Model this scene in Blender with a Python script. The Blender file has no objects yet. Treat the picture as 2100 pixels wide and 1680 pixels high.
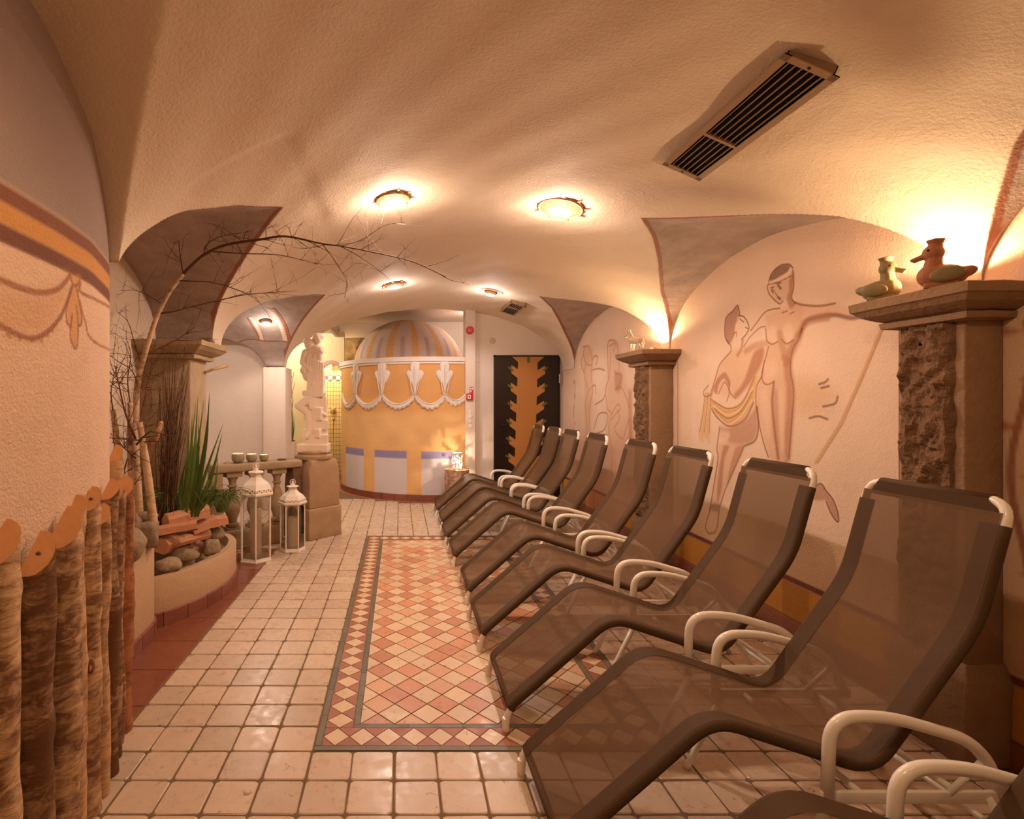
import bpy, bmesh, math, random
import numpy as np
from mathutils import Vector, Matrix, noise
R = random.Random(7)
scene = bpy.context.scene
COL = scene.collection

# ------------------------------------------------------------------ camera, world, exposure
F_PX, PX, PY, H = 1091.0, 820.0, 826.0, 1.30          # focal length and vanishing point measured on a 2100x1680 frame
cam_d = bpy.data.cameras.new('camera'); cam = bpy.data.objects.new('camera', cam_d); COL.objects.link(cam)
cam.location = (0, 0, H); cam.rotation_euler = (math.pi/2, 0, 0)
cam_d.sensor_width = 36; cam_d.lens = F_PX*36/2100
cam_d.shift_x = (1050-PX)/2100; cam_d.shift_y = (PY-840)/2100
cam_d.clip_start = 0.02
scene.camera = cam
world = bpy.data.worlds.new('world'); scene.world = world; world.use_nodes = True
world.node_tree.nodes['Background'].inputs[0].default_value = (1.0, .62, .36, 1)
world.node_tree.nodes['Background'].inputs[1].default_value = 0.02
scene.view_settings.view_transform = 'Standard'; scene.view_settings.look = 'None'
scene.view_settings.gamma = 1; scene.view_settings.use_curve_mapping = False
scene.view_settings.exposure = 0.12
WARM = (1.0, .74, .57); SOFT = (1.0, .82, .70); FARC = (1.0, .86, .80); AMBER = (1.0, .66, .37)
LAMP_W, UP_W = 46.0, 21.0

# ------------------------------------------------------------------ helpers
def at(x, y, Y):
    return Vector(((x-PX)*Y/F_PX, Y, H-(y-PY)*Y/F_PX))
def on_floor(x, y, z=0.0):
    Y = (H-z)*F_PX/(y-PY); return at(x, y, Y)
def lin(c):
    return tuple(((v/255)/12.92 if v <= 10 else (((v/255)+.055)/1.055)**2.4) for v in c)

def link(o, parent=None):
    COL.objects.link(o)
    if parent is not None: o.parent = parent
    return o
def tag(o, label=None, cat=None, group=None, kind=None):
    if label: o['label'] = label
    if cat: o['category'] = cat
    if group: o['group'] = group
    if kind: o['kind'] = kind
    return o
def thing(name, label, cat, loc=(0,0,0), rz=0, group=None):
    o = bpy.data.objects.new(name, None); link(o); o.empty_display_size = .05
    o.location = loc; o.rotation_euler = (0, 0, rz)
    return tag(o, label, cat, group)
def copy_tree(o, parent=None):
    c = o.copy(); link(c, parent)
    for ch in list(o.children): copy_tree(ch, c)
    return c

class MB:
    def __init__(s): s.v = []; s.f = []
    def add(s, vs, fs):
        n = len(s.v); s.v += [tuple(p) for p in vs]; s.f += [tuple(i+n for i in f) for f in fs]; return s
    def box(s, c, d, rot=None):
        cx, cy, cz = c; a, b, e = d[0]/2, d[1]/2, d[2]/2
        vs = [Vector(p) for p in ((-a,-b,-e),(a,-b,-e),(a,b,-e),(-a,b,-e),(-a,-b,e),(a,-b,e),(a,b,e),(-a,b,e))]
        if rot is not None: vs = [rot @ p for p in vs]
        return s.add([p+Vector(c) for p in vs], [(0,3,2,1),(4,5,6,7),(0,1,5,4),(1,2,6,5),(2,3,7,6),(3,0,4,7)])
    def bb(s, x0, x1, y0, y1, z0, z1):
        return s.box(((x0+x1)/2,(y0+y1)/2,(z0+z1)/2), (x1-x0,y1-y0,z1-z0))
    def tube(s, pts, r, seg=8, cap=True, closed=False):
        pts = [Vector(p) for p in pts]; n = len(pts)
        rs = list(r) if hasattr(r, '__len__') else [r]*n
        vs = []; fs = []
        def tan(i):
            a = pts[(i-1) % n] if (closed or i > 0) else pts[i]
            b = pts[(i+1) % n] if (closed or i < n-1) else pts[i]
            d = b-a
            return d.normalized() if d.length > 1e-9 else Vector((0,0,1))
        t = tan(0); up = Vector((0,0,1)) if abs(t.z) < .9 else Vector((1,0,0))
        u = t.cross(up).normalized()
        for i in range(n):
            t = tan(i); u = (u - t*u.dot(t))
            u = u.normalized() if u.length > 1e-6 else t.orthogonal().normalized()
            w = t.cross(u)
            for k in range(seg):
                a = 2*math.pi*k/seg
                vs.append(pts[i]+(u*math.cos(a)+w*math.sin(a))*rs[i])
        m = n if closed else n-1
        for i in range(m):
            for k in range(seg):
                j = (i+1) % n
                fs.append((i*seg+k, i*seg+(k+1)%seg, j*seg+(k+1)%seg, j*seg+k))
        if cap and not closed:
            fs.append(tuple(range(seg-1,-1,-1))); fs.append(tuple((n-1)*seg+k for k in range(seg)))
        return s.add(vs, fs)
    def lathe(s, prof, seg=24, c=(0,0,0), cap=True):
        vs = []; fs = []; n = len(prof)
        for (r, z) in prof:
            for k in range(seg):
                a = 2*math.pi*k/seg; vs.append((c[0]+r*math.cos(a), c[1]+r*math.sin(a), c[2]+z))
        for i in range(n-1):
            for k in range(seg):
                fs.append((i*seg+k, i*seg+(k+1)%seg, (i+1)*seg+(k+1)%seg, (i+1)*seg+k))
        if cap:
            fs.append(tuple(range(seg-1,-1,-1))); fs.append(tuple((n-1)*seg+k for k in range(seg)))
        return s.add(vs, fs)
    def prism(s, poly, z0, z1):
        n = len(poly)
        return s.add([(p[0],p[1],z0) for p in poly]+[(p[0],p[1],z1) for p in poly],
                     [tuple(range(n-1,-1,-1)), tuple(range(n,2*n))]+[(i,(i+1)%n,n+(i+1)%n,n+i) for i in range(n)])
    def ell(s, c, r, seg=14, ring=9, rot=None):
        vs = []; fs = []
        for i in range(ring+1):
            th = math.pi*i/ring
            for k in range(seg):
                a = 2*math.pi*k/seg
                p = Vector((r[0]*math.sin(th)*math.cos(a), r[1]*math.sin(th)*math.sin(a), r[2]*math.cos(th)))
                if rot is not None: p = rot @ p
                vs.append(p+Vector(c))
        for i in range(ring):
            for k in range(seg):
                fs.append((i*seg+k, (i+1)*seg+k, (i+1)*seg+(k+1)%seg, i*seg+(k+1)%seg))
        return s.add(vs, fs)
    def cone(s, a, b, ra, rb, seg=12):       # tapered capsule
        a = Vector(a); b = Vector(b); d = (b-a).normalized(); pts = []; rs = []
        for k in range(5):
            t = math.pi/2*k/4; pts.append(a-d*ra*math.cos(t)); rs.append(max(ra*math.sin(t), 1e-4))
        for k in range(5):
            t = math.pi/2*k/4; pts.append(b+d*rb*math.sin(t)); rs.append(max(rb*math.cos(t), 1e-4))
        return s.tube(pts, rs, seg)
    def mesh(s, name, smooth=False):
        me = bpy.data.meshes.new(name); me.from_pydata(s.v, [], s.f); me.update()
        if smooth: me.polygons.foreach_set('use_smooth', [True]*len(me.polygons))
        return me
    def build(s, name, mat, parent=None, smooth=False, loc=None, angle=None):
        me = s.mesh(name, smooth or angle is not None)
        if angle is not None: me.set_sharp_from_angle(angle=math.radians(angle))
        me.materials.append(mat)
        o = bpy.data.objects.new(name, me); link(o, parent)
        if loc is not None: o.location = loc
        return o
def bevel(o, w, seg=2, angle=35):
    bm = bmesh.new(); bm.from_mesh(o.data)
    bmesh.ops.remove_doubles(bm, verts=bm.verts, dist=1e-5)
    es = [e for e in bm.edges if len(e.link_faces) == 2 and e.calc_face_angle(0) > math.radians(angle)]
    bmesh.ops.bevel(bm, geom=es, offset=w, segments=seg, profile=.5, affect='EDGES', clamp_overlap=True)
    bm.to_mesh(o.data); bm.free()
    o.data.polygons.foreach_set('use_smooth', [True]*len(o.data.polygons))
    o.data.set_sharp_from_angle(angle=math.radians(50)); return o
def remesh(o, voxel, it=4, fac=.5):
    m = o.modifiers.new('r', 'REMESH'); m.mode = 'VOXEL'; m.voxel_size = voxel; m.use_smooth_shade = True
    s = o.modifiers.new('s', 'SMOOTH'); s.factor = fac; s.iterations = it
    bpy.context.view_layer.update()
    dg = bpy.context.evaluated_depsgraph_get()
    me = bpy.data.meshes.new_from_object(o.evaluated_get(dg))
    mats = list(o.data.materials); o.modifiers.clear(); o.data = me
    if not len(me.materials):
        for q in mats: me.materials.append(q)
    me.polygons.foreach_set('use_smooth', [True]*len(me.polygons)); return o
def fillet(pts, r, n=5):
    pts = [Vector(p) for p in pts]; out = [pts[0]]; rl = r if hasattr(r, '__len__') else [r]*len(pts)
    for i in range(1, len(pts)-1):
        a, b, c = pts[i-1], pts[i], pts[i+1]
        d1 = (a-b); d2 = (c-b); rr = min(rl[i], d1.length*.48, d2.length*.48)
        p = b+d1.normalized()*rr; q = b+d2.normalized()*rr
        for k in range(n+1):
            t = k/n; out.append(p*(1-t)**2 + b*2*t*(1-t) + q*t*t)
    out.append(pts[-1]); return out
def catmull(pts, n=8):
    pts = [Vector(p) for p in pts]
    if len(pts) < 3:
        return [pts[0].lerp(pts[-1], k/n) for k in range(n+1)]
    q = [pts[0]*2-pts[1]]+pts+[pts[-1]*2-pts[-2]]; out = []
    for i in range(1, len(q)-2):
        for k in range(n):
            t = k/n; a, b, c, d = q[i-1:i+3]
            out.append(.5*((2*b)+(c-a)*t+(2*a-5*b+4*c-d)*t*t+(3*b-a-3*c+d)*t**3))
    out.append(pts[-1]); return out
def grid_obj(name, P, mat, parent=None, color=None, attrs=None, smooth=True):
    """P: (n, m, 3) array -> quad grid"""
    n, m, _ = P.shape
    me = bpy.data.meshes.new(name)
    idx = np.arange(n*m).reshape(n, m)
    f = np.stack([idx[:-1,:-1], idx[1:,:-1], idx[1:,1:], idx[:-1,1:]], -1).reshape(-1, 4)
    me.vertices.add(n*m); me.vertices.foreach_set('co', P.reshape(-1).astype(np.float32))
    me.loops.add(f.size); me.loops.foreach_set('vertex_index', f.reshape(-1).astype(np.int32))
    me.polygons.add(len(f)); me.polygons.foreach_set('loop_start', np.arange(0, f.size, 4, dtype=np.int32))
    me.update(calc_edges=True); me.validate()
    if smooth: me.polygons.foreach_set('use_smooth', np.ones(len(f), bool))
    if color is not None:
        a = me.attributes.new('Col', 'FLOAT_COLOR', 'POINT')
        c = np.ones((n*m, 4), np.float32); c[:, :3] = color.reshape(-1, 3); a.data.foreach_set('color', c.reshape(-1))
    for k, v in (attrs or {}).items():
        a = me.attributes.new(k, 'FLOAT', 'POINT'); a.data.foreach_set('value', v.reshape(-1).astype(np.float32))
    me.materials.append(mat)
    o = bpy.data.objects.new(name, me); link(o, parent); return o

# ------------------------------------------------------------------ materials
class NT:
    def __init__(s, name):
        s.m = bpy.data.materials.new(name); s.m.use_nodes = True; s.t = s.m.node_tree
        s.b = s.t.nodes['Principled BSDF']; s.out = s.t.nodes['Material Output']
    def n(s, typ, **kw):
        x = s.t.nodes.new(typ)
        for k, v in kw.items():
            if k == 'inp':
                for a, b in v.items(): x.inputs[a].default_value = b
            else: setattr(x, k, v)
        return x
    def l(s, a, b): s.t.links.new(a, b)
    def coord(s, kind='Object'): return s.n('ShaderNodeTexCoord').outputs[kind]
    def noise(s, vec, scale, detail=4, rough=.55, dist=0):
        x = s.n('ShaderNodeTexNoise', inp={'Scale': scale, 'Detail': detail, 'Roughness': rough, 'Distortion': dist})
        s.l(vec, x.inputs['Vector']); return x.outputs['Fac']
    def scale(s, vec, v):
        x = s.n('ShaderNodeMapping'); x.inputs['Scale'].default_value = v; s.l(vec, x.inputs['Vector']); return x.outputs[0]
    def ramp(s, fac, stops, interp='LINEAR'):
        x = s.n('ShaderNodeValToRGB'); cr = x.color_ramp; cr.interpolation = interp
        while len(cr.elements) < len(stops): cr.elements.new(.5)
        for e, (p, c) in zip(cr.elements, stops):
            e.position = p; e.color = (c[0], c[1], c[2], 1) if hasattr(c, '__len__') else (c, c, c, 1)
        s.l(fac, x.inputs[0]); return x.outputs[0]
    def mix(s, fac, a, b, mode='MIX'):
        x = s.n('ShaderNodeMix', data_type='RGBA', blend_type=mode)
        for sock, v in ((x.inputs[0], fac), (x.inputs[6], a), (x.inputs[7], b)):
            if isinstance(v, (int, float)): sock.default_value = v
            elif hasattr(v, '__len__'): sock.default_value = (*v[:3], 1)
            else: s.l(v, sock)
        return x.outputs[2]
    def math(s, op, a, b=0.0, c=None, clamp=False):
        x = s.n('ShaderNodeMath', operation=op, use_clamp=clamp)
        for i, v in enumerate((a, b) if c is None else (a, b, c)):
            if isinstance(v, (int, float)): x.inputs[i].default_value = v
            else: s.l(v, x.inputs[i])
        return x.outputs[0]
    def bump(s, h, strength=.3, dist=.01, normal=None):
        x = s.n('ShaderNodeBump', inp={'Strength': strength, 'Distance': dist}); s.l(h, x.inputs['Height'])
        if normal is not None: s.l(normal, x.inputs['Normal'])
        s.l(x.outputs[0], s.b.inputs['Normal']); return x.outputs[0]
    def set(s, color=None, rough=None, metal=None, spec=None):
        for k, v in (('Base Color', color), ('Roughness', rough), ('Metallic', metal), ('Specular IOR Level', spec)):
            if v is None: continue
            if isinstance(v, (int, float)): s.b.inputs[k].default_value = v
            elif hasattr(v, '__len__'): s.b.inputs[k].default_value = (*v[:3], 1)
            else: s.l(v, s.b.inputs[k])
        return s.m

def simple(name, rgb, rough=.6, var=.12, scale=8, bump=.1, bscale=60, spec=.4, metal=0, rand=0, bdist=.004):
    t = NT(name); c = t.coord(); base = lin(rgb)
    nz = t.noise(c, scale, 5)
    col = t.mix(nz, tuple(v*(1-var) for v in base), tuple(min(1, v*(1+var)) for v in base))
    if rand:
        oi = t.n('ShaderNodeObjectInfo').outputs['Random']
        k = t.math('MULTIPLY_ADD', oi, 2*rand, 1-rand)
        x = t.n('ShaderNodeVectorMath', operation='SCALE'); t.l(col, x.inputs[0]); t.l(k, x.inputs['Scale']); col = x.outputs[0]
    if bump: t.bump(t.noise(c, bscale, 4), bump, bdist)
    return t.set(col, rough, metal, spec)

PLASTER = (224, 204, 182)
def plaster(name, rgb=PLASTER, bs=.55, scale=70, attr=False):
    t = NT(name); c = t.coord()
    if attr:
        col = t.n('ShaderNodeAttribute', attribute_name='Col').outputs['Color']
    else:
        col = t.mix(t.noise(c, 1.6, 4), tuple(v*.93 for v in lin(rgb)), tuple(min(1, v*1.06) for v in lin(rgb)))
    g = t.noise(c, 140, 3)
    col = t.mix(t.math('MULTIPLY', t.ramp(g, [(.3, 1), (.55, 0)]), .10), col, (.25, .16, .09))
    h = t.math('ADD', t.noise(c, scale, 5, .6), t.math('MULTIPLY', t.noise(c, 9, 3), 1.6))
    t.bump(h, bs, .012)
    return t.set(col, .78, 0, .25)
M = {}
M['plaster'] = plaster('plaster'); M['plaster_smooth'] = plaster('plaster_smooth', (222, 204, 188), .15)
M['planter'] = plaster('planter_render', (186, 152, 118), .35, 90)
M['painted'] = plaster('painted_plaster', attr=True, bs=.38, scale=120)
M['painted_near'] = plaster('painted_near', attr=True, bs=.6, scale=110)

def vault_mat():
    t = NT('vault_plaster'); c = t.coord()
    base = t.mix(t.noise(c, 1.2, 4), lin((216, 194, 170)), lin((230, 212, 190)))
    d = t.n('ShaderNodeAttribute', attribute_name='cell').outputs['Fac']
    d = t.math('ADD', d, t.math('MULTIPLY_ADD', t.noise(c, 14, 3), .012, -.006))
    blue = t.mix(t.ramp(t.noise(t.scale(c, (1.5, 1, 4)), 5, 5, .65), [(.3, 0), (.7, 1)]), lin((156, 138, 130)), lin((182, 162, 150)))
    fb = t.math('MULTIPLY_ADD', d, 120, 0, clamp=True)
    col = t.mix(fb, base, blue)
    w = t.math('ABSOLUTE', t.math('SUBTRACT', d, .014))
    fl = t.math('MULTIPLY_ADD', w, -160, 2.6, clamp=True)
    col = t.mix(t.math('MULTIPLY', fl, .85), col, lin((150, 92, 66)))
    h = t.math('ADD', t.noise(c, 75, 5, .62), t.math('MULTIPLY', t.noise(c, 5, 3), 2.0))
    t.bump(h, .5, .010)
    return t.set(col, .72, 0, .3)
M['vault'] = vault_mat()

def tile_mat(name, a, b, rough=.28, pit=True, rand=.10, vein=(120, 84, 52)):
    t = NT(name); c = t.coord(); oi = t.n('ShaderNodeObjectInfo').outputs['Random']
    off = t.n('ShaderNodeVectorMath', operation='ADD'); t.l(c, off.inputs[0])
    sc = t.n('ShaderNodeCombineXYZ'); t.l(t.math('MULTIPLY', oi, 37), sc.inputs[0]); t.l(t.math('MULTIPLY', oi, 91), sc.inputs[1]); t.l(sc.outputs[0], off.inputs[1])
    v = off.outputs[0]
    col = t.mix(t.noise(v, 11, 5, .6), lin(a), lin(b))
    if pit:
        p = t.noise(v, 30, 6, .7, 1.2)
        m = t.noise(v, 7, 2)
        pf = t.math('MULTIPLY', t.ramp(p, [(.33, 1), (.40, 0)]), t.ramp(m, [(.42, 0), (.6, 1)]))
        col = t.mix(pf, col, lin(vein))
    x = t.n('ShaderNodeVectorMath', operation='SCALE'); t.l(col, x.inputs[0]); t.l(t.math('MULTIPLY_ADD', oi, 2*rand, 1-rand), x.inputs['Scale'])
    t.bump(t.noise(v, 18, 4), .12, .004)
    t.l(t.ramp(t.noise(v, 20, 3), [(.3, rough-.08), (.7, rough+.14)]), t.b.inputs['Roughness'])
    return t.set(x.outputs[0], None, 0, .5)
M['tile'] = tile_mat('cream_tile', (194, 166, 140), (212, 188, 164))
M['tile_rose'] = tile_mat('rose_tile', (196, 128, 92), (206, 148, 112), .33, True, .16)
M['tile_cream'] = tile_mat('mosaic_cream', (208, 176, 142), (224, 196, 162), .33, True, .07)
M['tile_terra'] = tile_mat('terracotta', (146, 86, 58), (168, 104, 74), .4, False, .12)
M['tile_green'] = tile_mat('green_stone', (92, 84, 68), (118, 106, 84), .4, True, .2, (50, 44, 36))
M['tile_red'] = tile_mat('red_polished', (116, 62, 44), (142, 82, 58), .14, False, .08)
M['skirt'] = tile_mat('red_skirting', (112, 62, 48), (146, 88, 68), .35, True, .15, (90, 50, 40))
M['grout'] = simple('grout', (118, 94, 68), .9, .2, 20, .3, 150)
M['stone'] = simple('sandstone', (142, 112, 84), .85, .28, 7, .6, 45, .25, bdist=.01)  # darker copy of the sandstone: shade on the pilasters put into the colour
M['stone_dark'] = simple('rough_stone', (120, 90, 66), .9, .5, 14, .9, 60, .2, bdist=.015)
M['stone_left'] = simple('mossy_sandstone', (166, 142, 112), .88, .35, 10, .6, 50, .2, bdist=.008)
M['stone_lit'] = simple('lit_sandstone', (172, 142, 110), .85, .22, 9, .5, 45, .25, bdist=.008)  # lighter copy of the same sandstone for the better lit pedestal
M['statue'] = simple('pale_stone', (226, 204, 182), .7, .08, 10, .2, 80, .3)
M['white'] = simple('white_lacquer', (236, 226, 212), .22, .02, 4, 0, spec=.6)
M['lantern_white'] = simple('lantern_white', (236, 222, 206), .45, .06, 30, .1, 80)
M['vent_metal'] = simple('vent_metal', (170, 140, 108), .4, .05, 10, .05, spec=.5, metal=.25)
M['dark'] = simple('dark_void', (12, 9, 7), .9, .1, 5, 0)
M['red'] = simple('red_plastic', (200, 40, 48), .35, .04, 5, 0)
M['white_plastic'] = simple('white_plastic', (228, 220, 210), .5, .03, 5, 0)
M['granite'] = simple('granite', (150, 128, 102), .9, .5, 55, .7, 40, .2, rand=.15, bdist=.01)
M['soil'] = simple('pale_gravel', (150, 118, 88), .95, .4, 60, .8, 70)
M['soil_dark'] = simple('dark_soil', (50, 36, 26), .95, .4, 60, .8, 70)
M['candle'] = simple('wax', (236, 218, 196), .55, .04, 5, 0)
M['bronze'] = simple('grey_glaze', (156, 138, 114), .35, .25, 60, .15, 120)
M['duck_a'] = simple('green_clay', (124, 108, 70), .6, .35, 14, .25, 60)
M['duck_b'] = simple('red_clay', (158, 100, 68), .65, .25, 10, .25, 60)
M['clay_white'] = simple('mottled_clay', (196, 168, 140), .55, .3, 30, .2, 60)
M['black_metal'] = simple('black_lacquer', (34, 22, 16), .3, .1, 6, .05, 90)
M['chrome'] = simple('chrome', (200, 196, 190), .15, .02, 4, 0, metal=1)
M['relief'] = simple('white_stucco', (226, 212, 200), .7, .05, 20, .15, 70)
M['terra'] = simple('terra_plaque', (182, 132, 98), .7, .2, 12, .3, 50)
M['twig'] = simple('dark_twig', (96, 62, 40), .85, .3, 40, .3, 90)
M['leaf'] = simple('green_leaf', (82, 104, 40), .45, .35, 10, .1, 40, rand=.25)
M['grass'] = simple('grass_blade', (92, 104, 52), .5, .4, 8, 0)
M['ochre'] = simple('ochre_print', (176, 118, 58), .45, .06, 8, .05)
M['green_print'] = simple('green_print', (84, 92, 40), .45, .1, 20, .05)
M['sandal'] = simple('dried_leaf', (160, 112, 78), .7, .2, 40, .1)

def wood(name, a, b, sc=(1, 1, 12)):
    t = NT(name); c = t.coord(); v = t.scale(c, sc)
    n = t.noise(v, 14, 6, .6, .6)
    t.bump(n, .25, .004)
    return t.set(t.mix(n, lin(a), lin(b)), .65, 0, .3)
M['cutwood'] = wood('cut_wood', (188, 128, 82), (206, 150, 102), (3, 3, 1))
M['firewood'] = wood('firewood', (176, 112, 78), (212, 158, 122), (1.5, 10, 10))
M['firewood_bark'] = wood('firewood_bark', (92, 58, 40), (128, 84, 60), (3, 10, 10))
def bark(name, pale, dark, amount, ring=True):
    t = NT(name); c = t.coord(); oi = t.n('ShaderNodeObjectInfo').outputs['Random']
    off = t.n('ShaderNodeVectorMath', operation='ADD'); t.l(c, off.inputs[0])
    cb = t.n('ShaderNodeCombineXYZ'); t.l(t.math('MULTIPLY', oi, 13), cb.inputs[0]); t.l(t.math('MULTIPLY', oi, 29), cb.inputs[2]); t.l(cb.outputs[0], off.inputs[1])
    v = off.outputs[0]
    n1 = t.noise(t.scale(v, (14, 14, 40)), 1.0, 6, .7, .8)
    n2 = t.noise(t.scale(v, (5, 5, 3.2)), 1.0, 4, .6, .6)
    f = t.math('ADD', t.math('MULTIPLY', n1, .55), t.math('MULTIPLY', n2, .6))
    col = t.mix(t.ramp(f, [(.50-amount*.14, 1), (.66-amount*.1, 0)]), lin(pale), lin(dark))
    t.bump(f, .6, .012)
    return t.set(col, .85, 0, .2)
M['birch'] = bark('birch_bark', (210, 172, 134), (122, 84, 58), -.1)
M['birch_pale'] = bark('birch_pale', (204, 164, 124), (124, 86, 58), .4)
M['birch_dark'] = bark('birch_dark', (178, 138, 102), (104, 70, 46), -.35)
M['birch_trunk'] = bark('birch_trunk', (204, 172, 138), (120, 84, 58), .6)
M['stump'] = bark('stump_bark', (210, 174, 150), (138, 96, 76), .1)

def fabric_mat():
    t = NT('sling_mesh'); c = t.coord()
    wv = t.noise(c, 260, 2)
    col = t.mix(wv, lin((92, 66, 42)), lin((112, 82, 54)))
    t.set(col, .75, 0, .2); t.bump(wv, .15, .002)
    tr = t.n('ShaderNodeBsdfTransparent'); tr.inputs[0].default_value = (.9, .85, .8, 1)
    mx = t.n('ShaderNodeMixShader'); mx.inputs[0].default_value = .22
    t.l(t.b.outputs[0], mx.inputs[1]); t.l(tr.outputs[0], mx.inputs[2]); t.l(mx.outputs[0], t.out.inputs[0])
    return t.m
M['sling'] = fabric_mat()
M['hem'] = simple('sling_hem', (80, 58, 37), .75, .12, 200, .15, 260, .2)
def glass_mat():
    t = NT('lantern_glass')
    g = t.n('ShaderNodeBsdfGlossy'); g.inputs['Roughness'].default_value = .05; g.inputs['Color'].default_value = (.9,.9,.9,1)
    tr = t.n('ShaderNodeBsdfTransparent'); tr.inputs[0].default_value = (.93, .92, .90, 1)
    fr = t.n('ShaderNodeFresnel'); fr.inputs[0].default_value = 1.45
    mx = t.n('ShaderNodeMixShader'); t.l(fr.outputs[0], mx.inputs[0]); t.l(tr.outputs[0], mx.inputs[1]); t.l(g.outputs[0], mx.inputs[2])
    t.l(mx.outputs[0], t.out.inputs[0]); return t.m
M['glass'] = glass_mat()
def emit(name, col, s):
    t = NT(name); t.b.inputs['Base Color'].default_value = (.8,.8,.8,1)
    t.b.inputs['Emission Color'].default_value = (*col, 1); t.b.inputs['Emission Strength'].default_value = s; return t.m
M['bulb'] = emit('bulb_glow', (1, .82, .58), 40)
M['flame'] = emit('flame_glow', (1, .78, .45), 40)
M['lampshine'] = emit('stump_lamp_glow', (1, .86, .62), 6)

def point_light(name, loc, watts, color=WARM, radius=.03, parent=None, spot=None, aim=None, blend=.6):
    d = bpy.data.lights.new(name, 'SPOT' if spot else 'POINT'); d.energy = watts; d.color = color; d.shadow_soft_size = radius
    o = bpy.data.objects.new(name, d); link(o, parent); o.location = loc
    if spot:
        d.spot_size = math.radians(spot); d.spot_blend = blend
        o.rotation_euler = Vector(aim).to_track_quat('-Z', 'Y').to_euler()
    return o

# ------------------------------------------------------------------ vault shape
SP, RISE, XC, XR = 1.725, .83, .40, 2.165
WR = 2.17                                     # right wall plane
def XL(y): return np.interp(y, [2.03, 3.7, 6.45], [-1.10, -1.35, -1.40])
CELLS_R = [(-1.44, 1.10), (.88, 1.10), (3.17, 1.10), (5.50, 1.10)]
CELLS_L = [(-1.40, 1.10), (.95, 1.13), (2.94, .90), (5.24, 1.20), (7.60, 1.05)]
def main_z(x, y):
    hw = np.where(x < XC, XC-XL(y), XR-XC); t = np.clip(np.abs(x-XC)/hw, 0, 1)
    z = SP+RISE*np.sqrt(np.maximum(0, 1-t**2))
    sm = lambda a, b, v: np.clip((v-a)/(b-a), 0, 1)**2*(3-2*np.clip((v-a)/(b-a), 0, 1))
    z = z + .010*sm(-.40, -.50, x)*sm(2.16, 2.24, y)*(1-sm(3.0, 3.9, y))*np.clip((1-t)*6, 0, 1)
    return z
def cell_z(x, y, side):
    out = np.full(np.broadcast(x, y).shape, SP*1.0)
    for i, (yc, a) in enumerate(CELLS_R if side > 0 else CELLS_L):
        if side > 0: r = np.interp(x, [1.33, WR], [.69, .55])
        else: r = np.interp(x, [-1.75, -.58], [.55, .655])
        if side < 0 and i == 1: r = np.interp(x, [-1.0, -.5], [.72, .74])
        k = np.interp(x, [1.25, 1.95], [1.1, 0]) if side > 0 else np.interp(x, [-1.45, -.55], [0, 1.1])
        s_ = np.clip(np.abs(y-yc)/a, 0, 1)
        q = np.sqrt(np.maximum(0, (1+k)**2-(s_+k)**2)/((1+k)**2-k**2))
        out = np.maximum(out, SP+r*q)
    if side < 0:
        b = 1.70+.37*np.sqrt(np.maximum(0, 1-((x+2.26)/.62)**2))
        out = np.where((y > 4.2) & (y < 6.7) & (x < -1.5), np.maximum(out, b), out)
    return out
def rough(x, y): return (.0035)*np.sin(x*7.1+y*3.3)*np.sin(y*5.7-x*2.1)+.003*np.sin(x*17+y*13)
def vault_z(x, y):
    x = np.asarray(x, float); y = np.asarray(y, float)
    z = np.where(x > XC, np.maximum(main_z(x, y), cell_z(x, y, 1)), np.maximum(main_z(x, y), cell_z(x, y, -1)))
    return z + rough(x, y)
def ceil_at(px, py):
    lo, hi = .4, 12.0
    f = lambda Y: (H-(py-PY)*Y/F_PX) - float(vault_z((px-PX)*Y/F_PX, Y))
    Y = lo
    while Y < hi and f(Y) < 0: Y += .01
    return at(px, py, Y-.005)
def ceil_normal(p):
    e = .03; f = lambda a, b: float(vault_z(a, b))
    return Vector(((f(p.x+e, p.y)-f(p.x-e, p.y))/(2*e), (f(p.x, p.y+e)-f(p.x, p.y-e))/(2*e), -1)).normalized()
Y_END = 7.13
def samples(cells, y0, y1, n=120):
    ys = [y0, y1]+list(np.arange(y0, y1, .12))
    for yc, a in cells:
        for k in range(n+1): ys.append(yc+a*math.sin(-math.pi/2+math.pi*k/n))
    ys = np.unique(np.round([v for v in ys if y0 <= v <= y1], 4))
    keep = [ys[0]]
    for v in ys[1:]:
        if v-keep[-1] > .0025: keep.append(v)
    return np.array(keep)
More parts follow.
